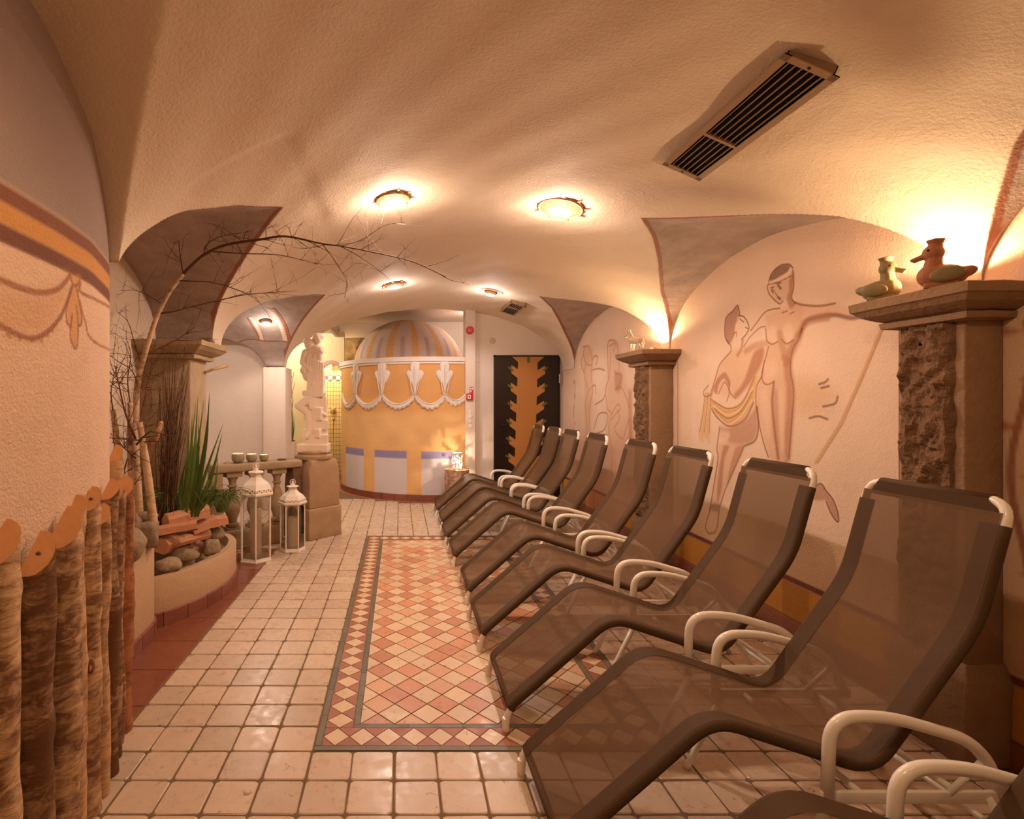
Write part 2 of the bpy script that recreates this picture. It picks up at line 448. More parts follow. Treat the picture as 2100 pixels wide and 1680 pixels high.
def vault_half(side):
    ys = samples(CELLS_R if side > 0 else CELLS_L, -2.7, Y_END)
    th = np.linspace(0, math.pi/2, 230)
    ext = np.linspace(0, 1, 10)[1:]
    ext2 = np.linspace(0, 1, 34)[1:]
    X = []; 
    for y in ys:
        if side > 0:
            xs = np.concatenate([[XC-.004], XC+(XR-XC)*np.sin(th[1:]), XR+(WR+.03-XR)*ext])
        else:
            xl = float(XL(y)); xs = np.concatenate([[XC+.004], XC+(xl-XC)*np.sin(th[1:]), xl+(-1.80-xl)*ext, -1.80+(-3.3+1.80)*ext2])
        X.append(xs)
    X = np.array(X); Y = np.repeat(ys[:, None], X.shape[1], 1)
    Z = vault_z(X, Y)
    fn = lambda a, b: cell_z(a, b, side)-main_z(a, b)
    e = .004; f0 = fn(X, Y)
    g = np.sqrt(((fn(X+e, Y)-fn(X-e, Y))/(2*e))**2+((fn(X, Y+e)-fn(X, Y-e))/(2*e))**2)
    d = np.clip(f0/np.maximum(g, .25), -.3, .3)
    ok = (Y > 2.1) if side < 0 else (Y > -3)
    ok = ok & (Z > SP+.004)
    if side < 0: ok = ok & (Y < 6.5)
    d = np.where((main_z(X, Y) < SP+.07) & (f0 > .004), .3, d)
    d = np.where(ok, d, -.3)
    return np.stack([X, Y, Z], -1), d
Pr, dr = vault_half(1); Pl, dl = vault_half(-1)
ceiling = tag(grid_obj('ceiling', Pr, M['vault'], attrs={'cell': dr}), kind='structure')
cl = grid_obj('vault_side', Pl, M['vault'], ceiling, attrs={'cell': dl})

# ------------------------------------------------------------------ painter for flat wall paintings
class Paint:
    def __init__(s, U, V, rgb):
        s.U, s.V = U, V; s.c = np.ones(U.shape+(3,))*np.array(lin(rgb))
        n = .5+.5*np.sin(U*9+np.sin(V*7)*2)*np.sin(V*8+np.sin(U*6)*2)
        s.c *= (.96+.06*n)[..., None]
    def _box(s, lo, hi):
        m = (s.U >= lo[0]) & (s.U <= hi[0]) & (s.V >= lo[1]) & (s.V <= hi[1])
        return m
    def blend(s, m, a, rgb):
        c = np.array(lin(rgb)); s.c[m] = s.c[m]*(1-a[:, None])+c*a[:, None]
    def stroke(s, pts, w, rgb, alpha=.8, soft=None, curve=True, n=6):
        soft = soft or w*.5
        P = [Vector((p[0], p[1], 0)) for p in pts]
        P = catmull(P, n) if curve and len(P) > 2 else P
        P = np.array([[p.x, p.y] for p in P])
        pad = w+soft
        m = s._box(P.min(0)-pad, P.max(0)+pad)
        if not m.any(): return
        u, v = s.U[m], s.V[m]; best = np.full(u.shape, 9.0)
        for a, b in zip(P[:-1], P[1:]):
            d = b-a; L = max(d.dot(d), 1e-12)
            t = np.clip(((u-a[0])*d[0]+(v-a[1])*d[1])/L, 0, 1)
            best = np.minimum(best, (u-a[0]-t*d[0])**2+(v-a[1]-t*d[1])**2)
        best = np.sqrt(best)
        s.blend(m, alpha*np.clip((w/2+soft-best)/soft, 0, 1), rgb)
    def fill(s, poly, rgb, alpha=.8, soft=.004, curve=False):
        P = [Vector((p[0], p[1], 0)) for p in poly]
        if curve: P = catmull(P+[P[0]], 6)[:-1]
        P = np.array([[p.x, p.y] for p in P])
        m = s._box(P.min(0)-soft, P.max(0)+soft)
        if not m.any(): return
        u, v = s.U[m], s.V[m]; ins = np.zeros(u.shape, bool); best = np.full(u.shape, 9.0)
        for a, b in zip(P, np.roll(P, -1, 0)):
            c = (a[1] > v) != (b[1] > v)
            with np.errstate(divide='ignore', invalid='ignore'):
                xi = (b[0]-a[0])*(v-a[1])/(b[1]-a[1]+1e-15)+a[0]
            ins ^= c & (u < xi)
            d = b-a; L = max(d.dot(d), 1e-12); t = np.clip(((u-a[0])*d[0]+(v-a[1])*d[1])/L, 0, 1)
            best = np.minimum(best, (u-a[0]-t*d[0])**2+(v-a[1]-t*d[1])**2)
        best = np.sqrt(best); sd = np.where(ins, best, -best)
        s.blend(m, alpha*np.clip(.5+sd/soft*.5, 0, 1), rgb)
    def band(s, v0, v1, rgb, alpha=1.0, soft=.004):
        a = alpha*np.clip((s.V-v0)/soft+.5, 0, 1)*np.clip((v1-s.V)/soft+.5, 0, 1)
        m = a > 0; s.blend(m, a[m], rgb)

# ------------------------------------------------------------------ right wall with the murals
ys = np.concatenate([np.arange(-2.7, 1.75, .08), np.arange(1.75, 2.2, .01), np.arange(2.2, 4.2, .0045), np.arange(4.2, 6.6, .0075), np.arange(6.6, 7.16, .02)])
zs = np.concatenate([np.arange(-.01, .6, .010), np.arange(.6, 2.25, .0045), [2.32, 2.45, 2.7]])
U, V = np.meshgrid(ys, zs, indexing='ij')
pw = Paint(U, V, (222, 192, 166))
def wr(x, y):                                # picture point -> point (y, z) of the right wall plane
    Y = WR*F_PX/(x-PX); return (Y, H-(y-PY)*Y/F_PX)
def WP(*pts): return [wr(*p) for p in pts]
BR = (138, 84, 54); BRD = (106, 60, 38); RED = (150, 84, 62); GOLD = (196, 146, 84); OK_ = (206, 160, 104)
pw.band(0, .105, (104, 56, 38)); pw.band(.105, .30, (188, 130, 52)); pw.band(.30, .335, (112, 58, 40)); pw.band(.335, .60, (188, 150, 108), .8)
for y0 in np.arange(2.2, 6.6, .62): pw.fill([(y0, .105), (y0+.2, .105), (y0+.2, .30), (y0, .30)], (150, 96, 40), .6)
# standing woman and kneeling companion
def ZP(*pts): return [wr(1380+x/2.271, 500+y/2.271) for x, y in pts]
SK, SH, LT = (204, 158, 124), (168, 110, 80), (228, 196, 168)
pw.fill(ZP((430,330),(498,305),(565,280),(600,285),(600,390),(565,480),(550,560),(562,700),(548,900),(540,1000),(450,1000),(395,800),(388,660),(425,560),(437,450)), SK, .6, .02, True)
pw.fill(ZP((565,275),(680,290),(760,280),(880,330),(760,330),(650,345),(600,390)), SK, .5, .015, True)
pw.fill(ZP((445,190),(555,120),(552,240),(520,262),(500,278),(470,255)), SK, .5, .01, True)
pw.fill(ZP((450,155),(480,115),(520,98),(550,105),(540,130),(500,150),(455,182)), BRD, .75, .006, True)
pw.stroke(ZP((443,186),(490,170),(530,145),(556,108)), .016, LT, .9); pw.stroke(ZP((443,190),(490,178),(530,160),(552,150)), .005, BR, .8); pw.stroke(ZP((446,178),(462,135),(500,102),(540,96),(558,112)), .006, BRD, .8)
pw.stroke(ZP((443,188),(440,205),(448,232),(462,250),(480,268),(498,280),(512,268)), .006, BR, .85)
pw.fill(ZP((540,170),(562,130),(562,200),(553,250),(570,282),(548,302),(530,262),(540,220)), SH, .75, .01, True); pw.stroke(ZP((558,120),(562,200),(552,250),(568,278)), .006, BRD, .7)
for a, b in (((486,192),(500,212)),((492,190),(505,208)),((458,214),(466,230)),((464,212),(472,226)),((478,232),(486,242)),((486,250),(500,262)),((490,246),(503,256)),((480,186),(506,182)),((455,206),(470,202))): pw.stroke(ZP(a, b), .0045, BRD, .85)
pw.stroke(ZP((498,300),(450,308),(420,328),(385,375),(362,405)), .006, BR, .85); pw.stroke(ZP((508,322),(532,314)), .006, BR, .7); pw.stroke(ZP((546,326),(564,317)), .006, BR, .7)
pw.stroke(ZP((565,272),(600,284),(680,290),(755,278)), .008, BR, .8)
pw.stroke(ZP((596,410),(618,364),(650,348),(700,337),(760,332),(830,346),(882,336)), .010, BRD, .75, .012)
pw.stroke(ZP((590,420),(615,372),(655,352),(720,340)), .026, SH, .7, .02)
pw.stroke(ZP((600,395),(585,445),(562,482),(550,530),(548,600),(560,660),(562,720),(555,800),(548,900),(540,1000)), .008, BRD, .8)
pw.stroke(ZP((580,440),(556,490),(538,540),(538,610),(548,670),(548,760),(536,900),(528,1000)), .034, SH, .65, .03)
pw.fill(ZP((436,400),(470,380),(490,430),(475,462),(440,450)), LT, .6, .015, True); pw.fill(ZP((508,400),(540,370),(565,410),(555,450),(525,458)), LT, .6, .015, True)
pw.stroke(ZP((432,395),(438,450),(462,468),(490,455)), .006, BR, .75); pw.stroke(ZP((505,445),(530,466),(562,448)), .006, BR, .75); pw.stroke(ZP((496,420),(505,460),(515,500)), .022, SH, .45, .025)
pw.stroke(ZP((515,530),(535,545),(525,560)), .02, SH, .6, .02); pw.stroke(ZP((445,480),(425,560),(412,620),(392,660),(386,740),(400,830),(420,920),(445,995)), .006, BR, .85)
pw.stroke(ZP((425,545),(415,600),(418,640),(436,656),(456,650),(472,640)), .006, BR, .75); pw.fill(ZP((430,560),(470,540),(485,600),(455,640),(428,630)), LT, .45, .02, True)
pw.stroke(ZP((470,648),(462,740),(472,850),(490,1000)), .009, BR, .7, .010); pw.stroke(ZP((478,700),(478,850),(500,1000)), .03, SH, .4, .03); pw.fill(ZP((405,690),(440,680),(455,850),(440,900),(418,800)), LT, .4, .02, True)
pw.stroke(ZP((500,690),(505,850),(512,1000)), .02, LT, .4, .02)
# companion
pw.fill(ZP((262,505),(330,480),(400,470),(425,500),(400,600),(330,690),(280,720),(205,690),(195,640),(215,570)), SK, .55, .02, True)
pw.fill(ZP((245,350),(275,315),(302,290),(308,345),(290,380),(285,430),(262,468),(243,430)), RED, .65, .008, True)
pw.stroke(ZP((262,468),(243,430),(246,350),(280,312),(302,288),(312,330)), .007, BRD, .8)
pw.fill(ZP((300,338),(332,345),(352,385),(340,420),(318,442),(292,420)), LT, .7, .008, True); pw.stroke(ZP((305,335),(332,342),(354,386),(342,420),(320,445)), .006, BRD, .8)
pw.stroke(ZP((312,350),(330,365)), .005, BRD, .8); pw.stroke(ZP((338,390),(350,395)), .005, BRD, .8); pw.stroke(ZP((282,420),(295,412),(296,432)), .005, BR, .8)
pw.stroke(ZP((268,470),(270,500),(240,535),(215,570),(200,620),(178,690)), .006, BR, .85); pw.stroke(ZP((325,450),(318,490),(300,520)), .012, SH, .6, .012)
pw.stroke(ZP((330,480),(355,440),(400,395),(430,385)), .006, BR, .7); pw.stroke(ZP((340,500),(390,470),(430,465)), .02, SH, .45, .02)
pw.fill(ZP((190,690),(200,640),(240,598),(266,640),(262,668),(238,628),(212,660),(205,700)), SH, .75, .008, True)
pw.fill(ZP((285,700),(330,640),(372,520),(398,490),(425,490),(412,560),(372,630),(322,695),(292,722)), SH, .75, .012, True)
pw.stroke(ZP((262,640),(265,690),(290,720)), .006, BR, .7); pw.stroke(ZP((212,700),(240,645),(262,690),(250,735)), .006, BR, .7)
pw.fill(ZP((170,715),(215,745),(262,765),(330,730),(385,605),(392,640),(375,740),(330,820),(262,848),(205,805),(180,770)), OK_, .8, .008, True)
for k in range(6): pw.stroke(ZP((178+k*5,725+k*14),(215+k*4,750+k*16),(262,768+k*15),(322-k*2,738+k*14),(380-k*3,622+k*22)), .006, (BR, GOLD, LT)[k % 3], .75)
pw.stroke(ZP((180,770),(205,808),(262,850),(332,822),(376,740)), .008, BRD, .7)
pw.fill(ZP((150,690),(185,700),(180,780),(172,925),(150,900),(138,925),(118,890),(135,780)), OK_, .5, .010, True)
for k in range(5): pw.stroke(ZP((150+k*7,695),(140+k*8,790),(124+k*11,880+8*(k % 2)*3)), .005, (BR, GOLD)[k % 2], .75)
pw.stroke(ZP((165,660),(142,690),(150,712),(180,700),(192,660)), .006, BR, .8)
pw.fill(ZP((215,852),(262,852),(340,815),(390,755),(398,850),(382,915),(330,940),(262,930),(228,905)), SH, .65, .02, True); pw.stroke(ZP((392,760),(398,850),(384,915),(335,942)), .008, BRD, .7)
pw.fill(ZP((222,870),(262,880),(255,920),(228,925)), LT, .6, .015, True)
pw.fill(ZP((212,930),(330,942),(292,1040),(250,1130),(212,1240),(172,1245),(192,1120),(205,1000)), SK, .55, .015, True)
pw.fill(ZP((235,940),(262,945),(240,1010),(225,1150),(205,1200),(215,1050)), SH, .7, .010, True); pw.fill(ZP((290,950),(330,942),(300,1020),(255,1125),(262,1060)), SH, .6, .010, True)
pw.stroke(ZP((218,858),(205,950),(210,1000),(190,1130),(170,1250)), .007, BR, .85); pw.stroke(ZP((332,942),(290,1040),(250,1130),(216,1230)), .007, BR, .8)
pw.stroke(ZP((172,1245),(152,1318),(170,1350),(202,1332),(216,1240)), .007, BR, .85); pw.fill(ZP((175,1210),(215,1215),(210,1245),(172,1240)), BRD, .5, .008, True)
for k in range(3): pw.stroke(ZP((165+k*12,1340),(170+k*12,1352)), .004, BRD, .8)
pw.fill(ZP((656,1135),(690,1120),(712,1152),(742,1192),(765,1250),(768,1292),(742,1262),(716,1202),(690,1196),(655,1190)), SH, .65, .008, True)
pw.stroke(ZP((660,1132),(690,1118),(714,1152),(744,1190),(767,1250),(769,1296),(740,1262),(715,1204)), .006, BRD, .85)
pw.fill(WP((1628,775),(1690,782),(1712,800),(1718,815),(1700,830),(1690,850),(1640,850),(1628,820)), GOLD, .35, .05, True)
for q in (((1680,788),(1692,784),(1698,778)),((1684,796),(1700,792)),((1688,834),(1712,828),(1718,814)),((1660,858),(1678,854),(1697,860))): pw.stroke(WP(*q), .008, BRD, .75)
pw.stroke(WP((1822,640),(1768,770),(1722,872),(1672,950)), .012, GOLD, .7, curve=False); pw.stroke(WP((1826,640),(1772,770),(1727,872),(1677,950)), .006, BR, .5, curve=False)
yl = wr(1845, 700)[0]; pw.stroke([(yl, .3), (yl, 1.66)], .007, BRD, .8, curve=False)
yl = wr(1390, 900)[0]; pw.stroke([(yl, .6), (yl, 1.62)], .008, RED, .6, curve=False)
# painted tendril strips either side of the pilasters
for yc, k in ((wr(1375, 900)[0], 1), (6.62, .8), (1.86, 1.4)):
    pts = [(yc+.03*math.sin(z*7.5), z) for z in np.arange(.62, 1.62, .06)]
    pw.stroke(pts, .012*k, RED, .8)
    for z in np.arange(.7, 1.6, .17):
        s_ = 1 if int(z*6) % 2 else -1
        pw.fill([(yc, z), (yc+s_*.045*k, z+.03), (yc+s_*.05*k, z-.015)], (176, 98, 62), .8, .012)
# far bay: nymph, flute player
pw.fill(WP((1172,930),(1182,905),(1200,890),(1230,905),(1255,900),(1300,880),(1300,1040),(1172,1040)), (176, 112, 88), .5, .12, True)
for q in (((1200,712),(1196,725),(1202,745),(1214,748),(1212,725),(1206,710),(1196,712)),((1202,745),(1198,770),(1206,800),(1200,830),(1204,870),(1202,905)),
          ((1214,748),(1212,775),(1216,800),(1208,840),(1210,880),(1206,910)),((1196,725),(1192,745),(1198,765)),((1214,740),(1220,730),(1226,735),(1222,750)),
          ((1248,780),(1246,710),(1254,698),(1266,708),(1270,760)),((1250,710),(1262,704),(1258,720)),((1252,730),(1250,770),(1242,800),(1246,840)),
          ((1262,765),(1274,770),(1270,790),(1262,796)),((1262,800),(1274,795),(1284,815),(1290,835)),((1254,850),(1266,830),(1272,838),(1262,850),(1254,862)),
          ((1246,840),(1254,850),(1248,880),(1256,930),(1250,1000)),((1266,840),(1270,860),(1260,880),(1276,900),(1284,880),(1290,860)),
          ((1212,760),(1228,756),(1240,760)),((1208,800),(1220,790),(1222,808)),((1220,830),(1236,820),(1240,810)),((1218,880),(1228,850),(1246,850),(1240,880),(1222,890))):
    pw.stroke(WP(*q), .012, (166, 104, 78), .8)
pw.fill(WP((1196,712),(1214,712),(1216,760),(1214,830),(1206,905),(1200,900),(1198,800)), (206, 160, 128), .6, .03, True); pw.fill(WP((1248,705),(1268,705),(1290,830),(1282,900),(1262,1000),(1248,990),(1244,820)), (206, 160, 128), .55, .04, True); pw.fill(WP((1260,760),(1276,768),(1272,800),(1262,800)), (158, 98, 72), .5, .03, True)
pw.fill(WP((1288,800),(1296,800),(1298,920),(1290,940)), (170, 104, 72), .6, .03)
wall_right = tag(grid_obj('wall_right', np.stack([np.full(U.shape, WR), U, V], -1), M['painted'], color=pw.c), kind='structure')
# real skirting along the mural wall
sk = tag(MB().bb(WR-.012, WR, -2.6, 7.1, 0, .10).build('baseboard_right', M['skirt']), kind='structure')

# ------------------------------------------------------------------ near left wall (rounded end), painted band and drapery
LW_Y = [-2.7, .3, .9, 1.26, 1.50, 1.72, 1.87, 1.98, 2.06, 2.13, 2.19, 2.24, 2.27, 2.29, 2.30]
LW_X = [-.94, -.94, -.945, -.95, -.968, -1.0, -1.05, -1.088, -1.122, -1.165, -1.225, -1.30, -1.40, -1.55, -1.80]
sy = np.concatenate([np.arange(-2.7, 1.0, .1), np.arange(1.0, 2.24, .006), np.linspace(2.24, 2.30, 14)])
sz = np.concatenate([np.arange(-.01, .9, .05), np.arange(.9, 2.42, .006), [2.5, 2.7]])
SY, SZ = np.meshgrid(sy, sz, indexing='ij')
def left_x(y): return np.interp(y, LW_Y, LW_X)
def smooth_left(y):
    return sum(left_x(np.clip(y+k*.02, -2.7, 2.30)) for k in (-2,-1,0,1,2))/5
SX = np.where(SY > 2.2, left_x(SY), smooth_left(SY))
pl = Paint(SY, SZ, (226, 190, 160))
yy = np.arange(.9, 2.2, .004); rat = -smooth_left(yy)/yy
def wl(x, y):
    r_ = (PX-x)/F_PX; Y = float(np.interp(-r_, -rat, yy)); return (Y, H-(y-PY)*Y/F_PX)
def LP(*pts): return [wl(*p) for p in pts]
hb = 1.825
pl.band(hb, 3, (150, 130, 124), .92, .03)
nz = np.array([[noise.noise((a*3, b*3, 0)) for b in np.linspace(.9, 2.5, 60)] for a in np.linspace(.9, 2.3, 60)])
iy = np.clip(((SY-.9)/1.4*59).astype(int), 0, 59); iz = np.clip(((SZ-.9)/1.6*59).astype(int), 0, 59)
pl.c *= (1+.10*nz[iy, iz]*(SZ > hb))[..., None]
pl.band(hb-.046, hb, (128, 74, 52), .95, .012); pl.band(hb-.097, hb-.045, (206, 144, 76), .95, .008); pl.band(hb-.142, hb-.096, (112, 62, 44), .95, .008)
LB = (150, 92, 60)
pl.fill(LP((-40,580),(60,600),(110,590),(140,565),(142,610),(110,670),(70,690),(-40,665)), (206, 152, 108), .55, .03, True)
pl.stroke(LP((-40,566),(0,574),(40,590),(80,600),(112,596),(130,583),(143,565)), .011, LB, .8)
pl.stroke(LP((-40,660),(0,668),(40,688),(70,694),(98,680),(125,648),(142,606),(146,590)), .010, LB, .85)
for q in ((15,683),(20,690),(40,694),(65,698),(85,698),(98,686),(107,677),(125,652),(132,635)): pl.fill([(wl(*q)[0]+a, wl(*q)[1]+b) for a, b in ((-.006,-.006),(.006,-.005),(.004,.007))], LB, .8, .004)
pl.fill(LP((142,565),(166,566),(160,586),(150,586)), (206, 144, 82), .7, .006, True)
pl.fill(LP((150,588),(158,588),(168,650),(166,668),(160,660),(158,705),(152,714),(146,700),(142,668),(137,660),(140,620)), (206, 146, 88), .8, .006, True)
for q in (((144,562),(147,578),(154,586),(162,580),(164,566)),((149,588),(137,630),(137,660),(144,670)),((157,588),(166,640),(167,664),(162,668)),((148,645),(144,690),(153,714),(159,706),(160,660),(157,628))): pl.stroke(LP(*q), .006, LB, .85)
pl.stroke(LP((165,580),(176,605),(205,640),(219,656),(225,656)), .008, LB, .8)
pl.stroke(LP((164,620),(175,660),(192,700),(206,726),(220,738),(226,736)), .007, LB, .8)
wall_left = tag(grid_obj('wall_left', np.stack([SX, SY, SZ], -1), M['painted_near'], color=pl.c), kind='structure')
# other walls
def slab(name, x0, x1, y0, y1, z0, z1, mat='plaster', parent=None):
    o = MB().bb(x0, x1, y0, y1, z0, z1).build(name, M[mat], parent)
    return o if parent else tag(o, kind='structure')
slab('wall_recess', -1.85, -1.75, 2.28, 3.62, 0, 2.7)
slab('wall_back', -3.5, 2.4, -2.85, -2.7, -.05, 2.9)
slab('wall_annex', -3.4, -1.60, 6.55, 6.70, 0, 2.7, 'plaster_smooth')
slab('wall_annex_side', -3.45, -3.3, 3.5, 8.8, 0, 2.8, 'plaster_smooth')
slab('wall_annex_front', -3.4, -1.76, 3.62, 3.86, 0, 2.7, 'plaster_smooth')
o = slab('wall_pier', -1.66, -1.385, 6.44, 6.82, 0, 1.73, 'plaster_smooth'); bevel(o, .012, 2)
# ceiling beyond the vault, over the drum
slab('ceiling_drum', -1.0, 2.3, Y_END+.02, 10.7, 2.68, 2.78, 'plaster_smooth')
slab('ceiling_passage', -3.4, -1.0, Y_END+.02, 10.7, 2.42, 2.5, 'plaster_smooth')
slab('wall_far', -.99, 2.3, 9.10, 9.25, 1.88, 2.85, 'plaster_smooth')
slab('wall_passage_side', -1.04, -.99, Y_END+.02, 10.6, 2.36, 2.85, 'plaster_smooth')
slab('wall_drum_side', 2.2, 2.3, 7.2, 10.6, 0, 2.85, 'plaster_smooth')
# end wall with door opening kept flat, pilaster beside the drum
slab('wall_end', .98, 2.30, 7.10, 7.24, 0, 2.85, 'plaster_smooth')
o = slab('trim_1', .862, .995, 6.985, 7.24, 0, 2.85, 'plaster_smooth'); bevel(o, .01, 2)

# ------------------------------------------------------------------ passage, shower niche
def arch_wall(name, x0, x1, y0, y1, z1, ax0, ax1, zs, mat):
    m = MB(); r = (ax1-ax0)/2; cx = (ax0+ax1)/2; n = 16
    m.bb(x0, ax0, y0, y1, 0, z1); m.bb(ax1, x1, y0, y1, 0, z1)
    P = [(cx-r*math.cos(math.pi*k/n), zs+r*math.sin(math.pi*k/n)) for k in range(n+1)]
    for (a, b) in zip(P[:-1], P[1:]):
        m.add([(a[0],y0,a[1]),(b[0],y0,b[1]),(b[0],y0,z1),(a[0],y0,z1),(a[0],y1,a[1]),(b[0],y1,b[1]),(b[0],y1,z1),(a[0],y1,z1)],
              [(0,1,2,3),(7,6,5,4),(0,4,5,1)])
    return m.build(name, mat), P
M['cream_wall'] = simple('cream_paint', (240, 222, 176), .7, .04, 4, .1)
M['pink_trim'] = simple('pink_paint', (206, 164, 160), .6, .05, 6, .05)
wp, archP = arch_wall('wall_passage', -3.3, -.90, 8.60, 8.72, 2.45, -1.275, -.945, 1.76, M['cream_wall']); tag(wp, kind='structure')
m = MB(); pts = [(-1.275, 8.59, .0)]+[(p[0], 8.59, p[1]) for p in archP]+[(-.945, 8.59, 0)]
for a, b in zip(pts[:-1], pts[1:]):
    c = Vector((-1.11, 8.59, min(a[2], 1.76))); 
    def off(p):
        c = Vector((-1.11, 8.59, 1.76)) if p[2] >= 1.76 else Vector((-1.11, 8.59, p[2]))
        d = (Vector(p)-c); return Vector(p)+d.normalized()*.06
    A, B, C, D = Vector(a), Vector(b), off(b), off(a); e = Vector((0, -.015, 0))
    m.add([A, B, C, D, A+e, B+e, C+e, D+e], [(4,5,6,7),(0,4,7,3),(1,2,6,5),(2,3,7,6),(0,1,5,4)])
tag(m.build('trim_2', M['pink_trim'], wp), kind='structure')
m = MB(); m.add([(-1.36, 8.585, z) for z in (1.40,)]+[(-1.46, 8.585, 1.43), (-1.42, 8.585, 1.38), (-1.45, 8.585, 1.30), (-1.36, 8.585, 1.33)], [(0,1,2,3,4)])
m.build('painted_star', M['pink_trim'], wp)
def shower_tiles():
    t = NT('shower_tiles'); c = t.coord()
    v = t.n('ShaderNodeSeparateXYZ'); t.l(c, v.inputs[0]); cb = t.n('ShaderNodeCombineXYZ'); t.l(v.outputs[0], cb.inputs[0]); t.l(v.outputs[2], cb.inputs[1])
    b = t.n('ShaderNodeTexBrick', offset=0.0, inp={'Scale': 1.0, 'Mortar Size': .0035, 'Brick Width': .052, 'Row Height': .075, 'Color1': (*lin((238,214,160)),1), 'Color2': (*lin((232,204,150)),1), 'Mortar': (*lin((122,100,84)),1)})
    t.l(cb.outputs[0], b.inputs['Vector'])
    ck = t.n('ShaderNodeTexChecker', inp={'Scale': 14, 'Color1': (*lin((110,104,104)),1), 'Color2': (*lin((230,220,200)),1)}); t.l(cb.outputs[0], ck.inputs['Vector'])
    z = v.outputs[2]
    f = t.math('MULTIPLY', t.math('GREATER_THAN', z, 1.68), t.math('LESS_THAN', z, 1.80))
    return t.set(t.mix(f, b.outputs['Color'], ck.outputs['Color']), .2, 0, .5)
M['shower'] = shower_tiles()
sh = tag(MB().bb(-2.2, -.6, 9.55, 9.62, 0, 2.42).build('wall_shower', M['shower']), kind='structure')
slab('wall_shower_side', -1.62, -1.55, 8.72, 9.55, 0, 2.42, 'cream_wall')
p = at(684, 843, 9.5)
t_ = thing('shower_valve', 'round chrome shower valve on the tiled niche wall', 'shower valve', (p.x, 9.55, p.z))
MB().lathe([(.055,0),(.055,.012),(.03,.02),(.028,.05),(.015,.055)], 20).build('rosette', M['chrome'], t_, angle=30).rotation_euler = (math.pi/2, 0, 0)
MB().tube([(0,-.05,0),(0,-.08,.02),(0,-.08,.07)], .008, 8).build('lever', M['chrome'], t_, True)
MB().tube(fillet([(.0,-.01,-.13),(0,-.07,-.13),(0,-.07,-.17)], .02), .014, 8).build('spout', M['chrome'], t_, True)

# ------------------------------------------------------------------ floor
TP, TX0, TY0 = .153, -.3268, 1.986
floor = tag(MB().bb(-3.5, 2.4, -2.85, 10.7, -.08, -.004).build('floor', M['grout']), kind='structure')
def tile_mesh(name, w, d, h=.010, cut=.012, jit=0):
    """rounded square tile, centred, top at z=0"""
    def ring(s, z):
        a, b = w/2-s, d/2-s; q = cut
        P = [(-a+q,-b),(a-q,-b),(a-q*.3,-b+q*.3),(a,-b+q),(a,b-q),(a-q*.3,b-q*.3),(a-q,b),(-a+q,b),(-a+q*.3,b-q*.3),(-a,b-q),(-a,-b+q),(-a+q*.3,-b+q*.3)]
        return [(x+R.uniform(-jit, jit), y+R.uniform(-jit, jit), z) for x, y in P]
    m = MB(); n = 12; P0 = ring(0, -h); P1 = ring(0, -.003); P2 = ring(.003, 0)
    m.add(P0+P1+P2, [(i,(i+1)%n,n+(i+1)%n,n+i) for i in range(n)]+[(n+i,n+(i+1)%n,2*n+(i+1)%n,2*n+i) for i in range(n)]+[tuple(range(2*n, 3*n))])
    return m
JO = .0062
tile_meshes = []
for k in range(4):
    me = tile_mesh('stone_tile', TP-JO, TP-JO, jit=.0014).mesh('stone_tile'); me.materials.append(M['tile']); tile_meshes.append(me)
cells = []
for k in range(-5, 34):
    for i in range(-14, 16):
        x = TX0+(i+.5)*TP; y = TY0+(k+.5)*TP
        if 0 <= i < 9 and 0 <= k < 21: continue
        if i < -5 and (k < 17): continue
        if k < 0 and i < -5: continue
        if (x-.45)**2+(y-8.35)**2 < 1.47**2: continue
        cells.append((i, k, x, y))
def seen(c):
    i, k, x, y = c
    u, v = PX+F_PX*x/y, PY+F_PX*H/y
    if y < 1.5 or u < -40 or u > 2140: return 0
    hid = .15 if (x > 1.0 and 0 <= k) else 1
    return hid*(F_PX*TP/y)*(F_PX*H*TP/y**2)
cells.sort(key=lambda c: -seen(c))
def put_tile(c, parent):
    i, k, x, y = c
    o = bpy.data.objects.new('stone_tile', tile_meshes[R.randrange(4)]); link(o, parent)
    o.location = (x+R.uniform(-.0012,.0012), y+R.uniform(-.0012,.0012), R.uniform(-.0012, .0002)); o.rotation_euler = (R.uniform(-.004,.004), R.uniform(-.004,.004), R.randrange(4)*math.pi/2+R.uniform(-.008,.008))
for c in cells[:300]: put_tile(c, floor)
m = MB()
for c in cells[300:]:
    t = tile_mesh('x', TP-JO, TP-JO, jit=.001); m.add([(a+c[2], b+c[3], z+R.uniform(-.0008,0)) for a, b, z in t.v], t.f)
tag(m.build('stone_tile_field', M['tile'], floor), kind='stuff')
# mosaic carpet
MX0, MX1, MY0, MY1 = TX0, TX0+9*TP, TY0, TY0+21*TP
mos = MB().bb(MX0+.002, MX1-.002, MY0+.002, MY1-.002, -.008, -.003).build('mosaic_panel', M['grout'], floor)
def flat_piece(poly, h=.006, inset=.002):
    c = Vector((sum(p[0] for p in poly)/len(poly), sum(p[1] for p in poly)/len(poly)))
    n = len(poly); q = []
    for i in range(n):       # inset polygon
        a, b, d = Vector(poly[i-1]), Vector(poly[i]), Vector(poly[(i+1) % n])
        n1 = Vector((-(b-a).y, (b-a).x)).normalized(); n2 = Vector((-(d-b).y, (d-b).x)).normalized()
        k = (n1+n2); k = k/max(k.dot(n1), .35); q.append(b+k*inset)
    m = MB(); m.add([(p.x-c.x, p.y-c.y, -h) for p in q]+[(p.x-c.x, p.y-c.y, 0) for p in q], [tuple(range(n, 2*n))]+[(i,(i+1)%n,n+(i+1)%n,n+i) for i in range(n)])
    return m, c
cache = {}
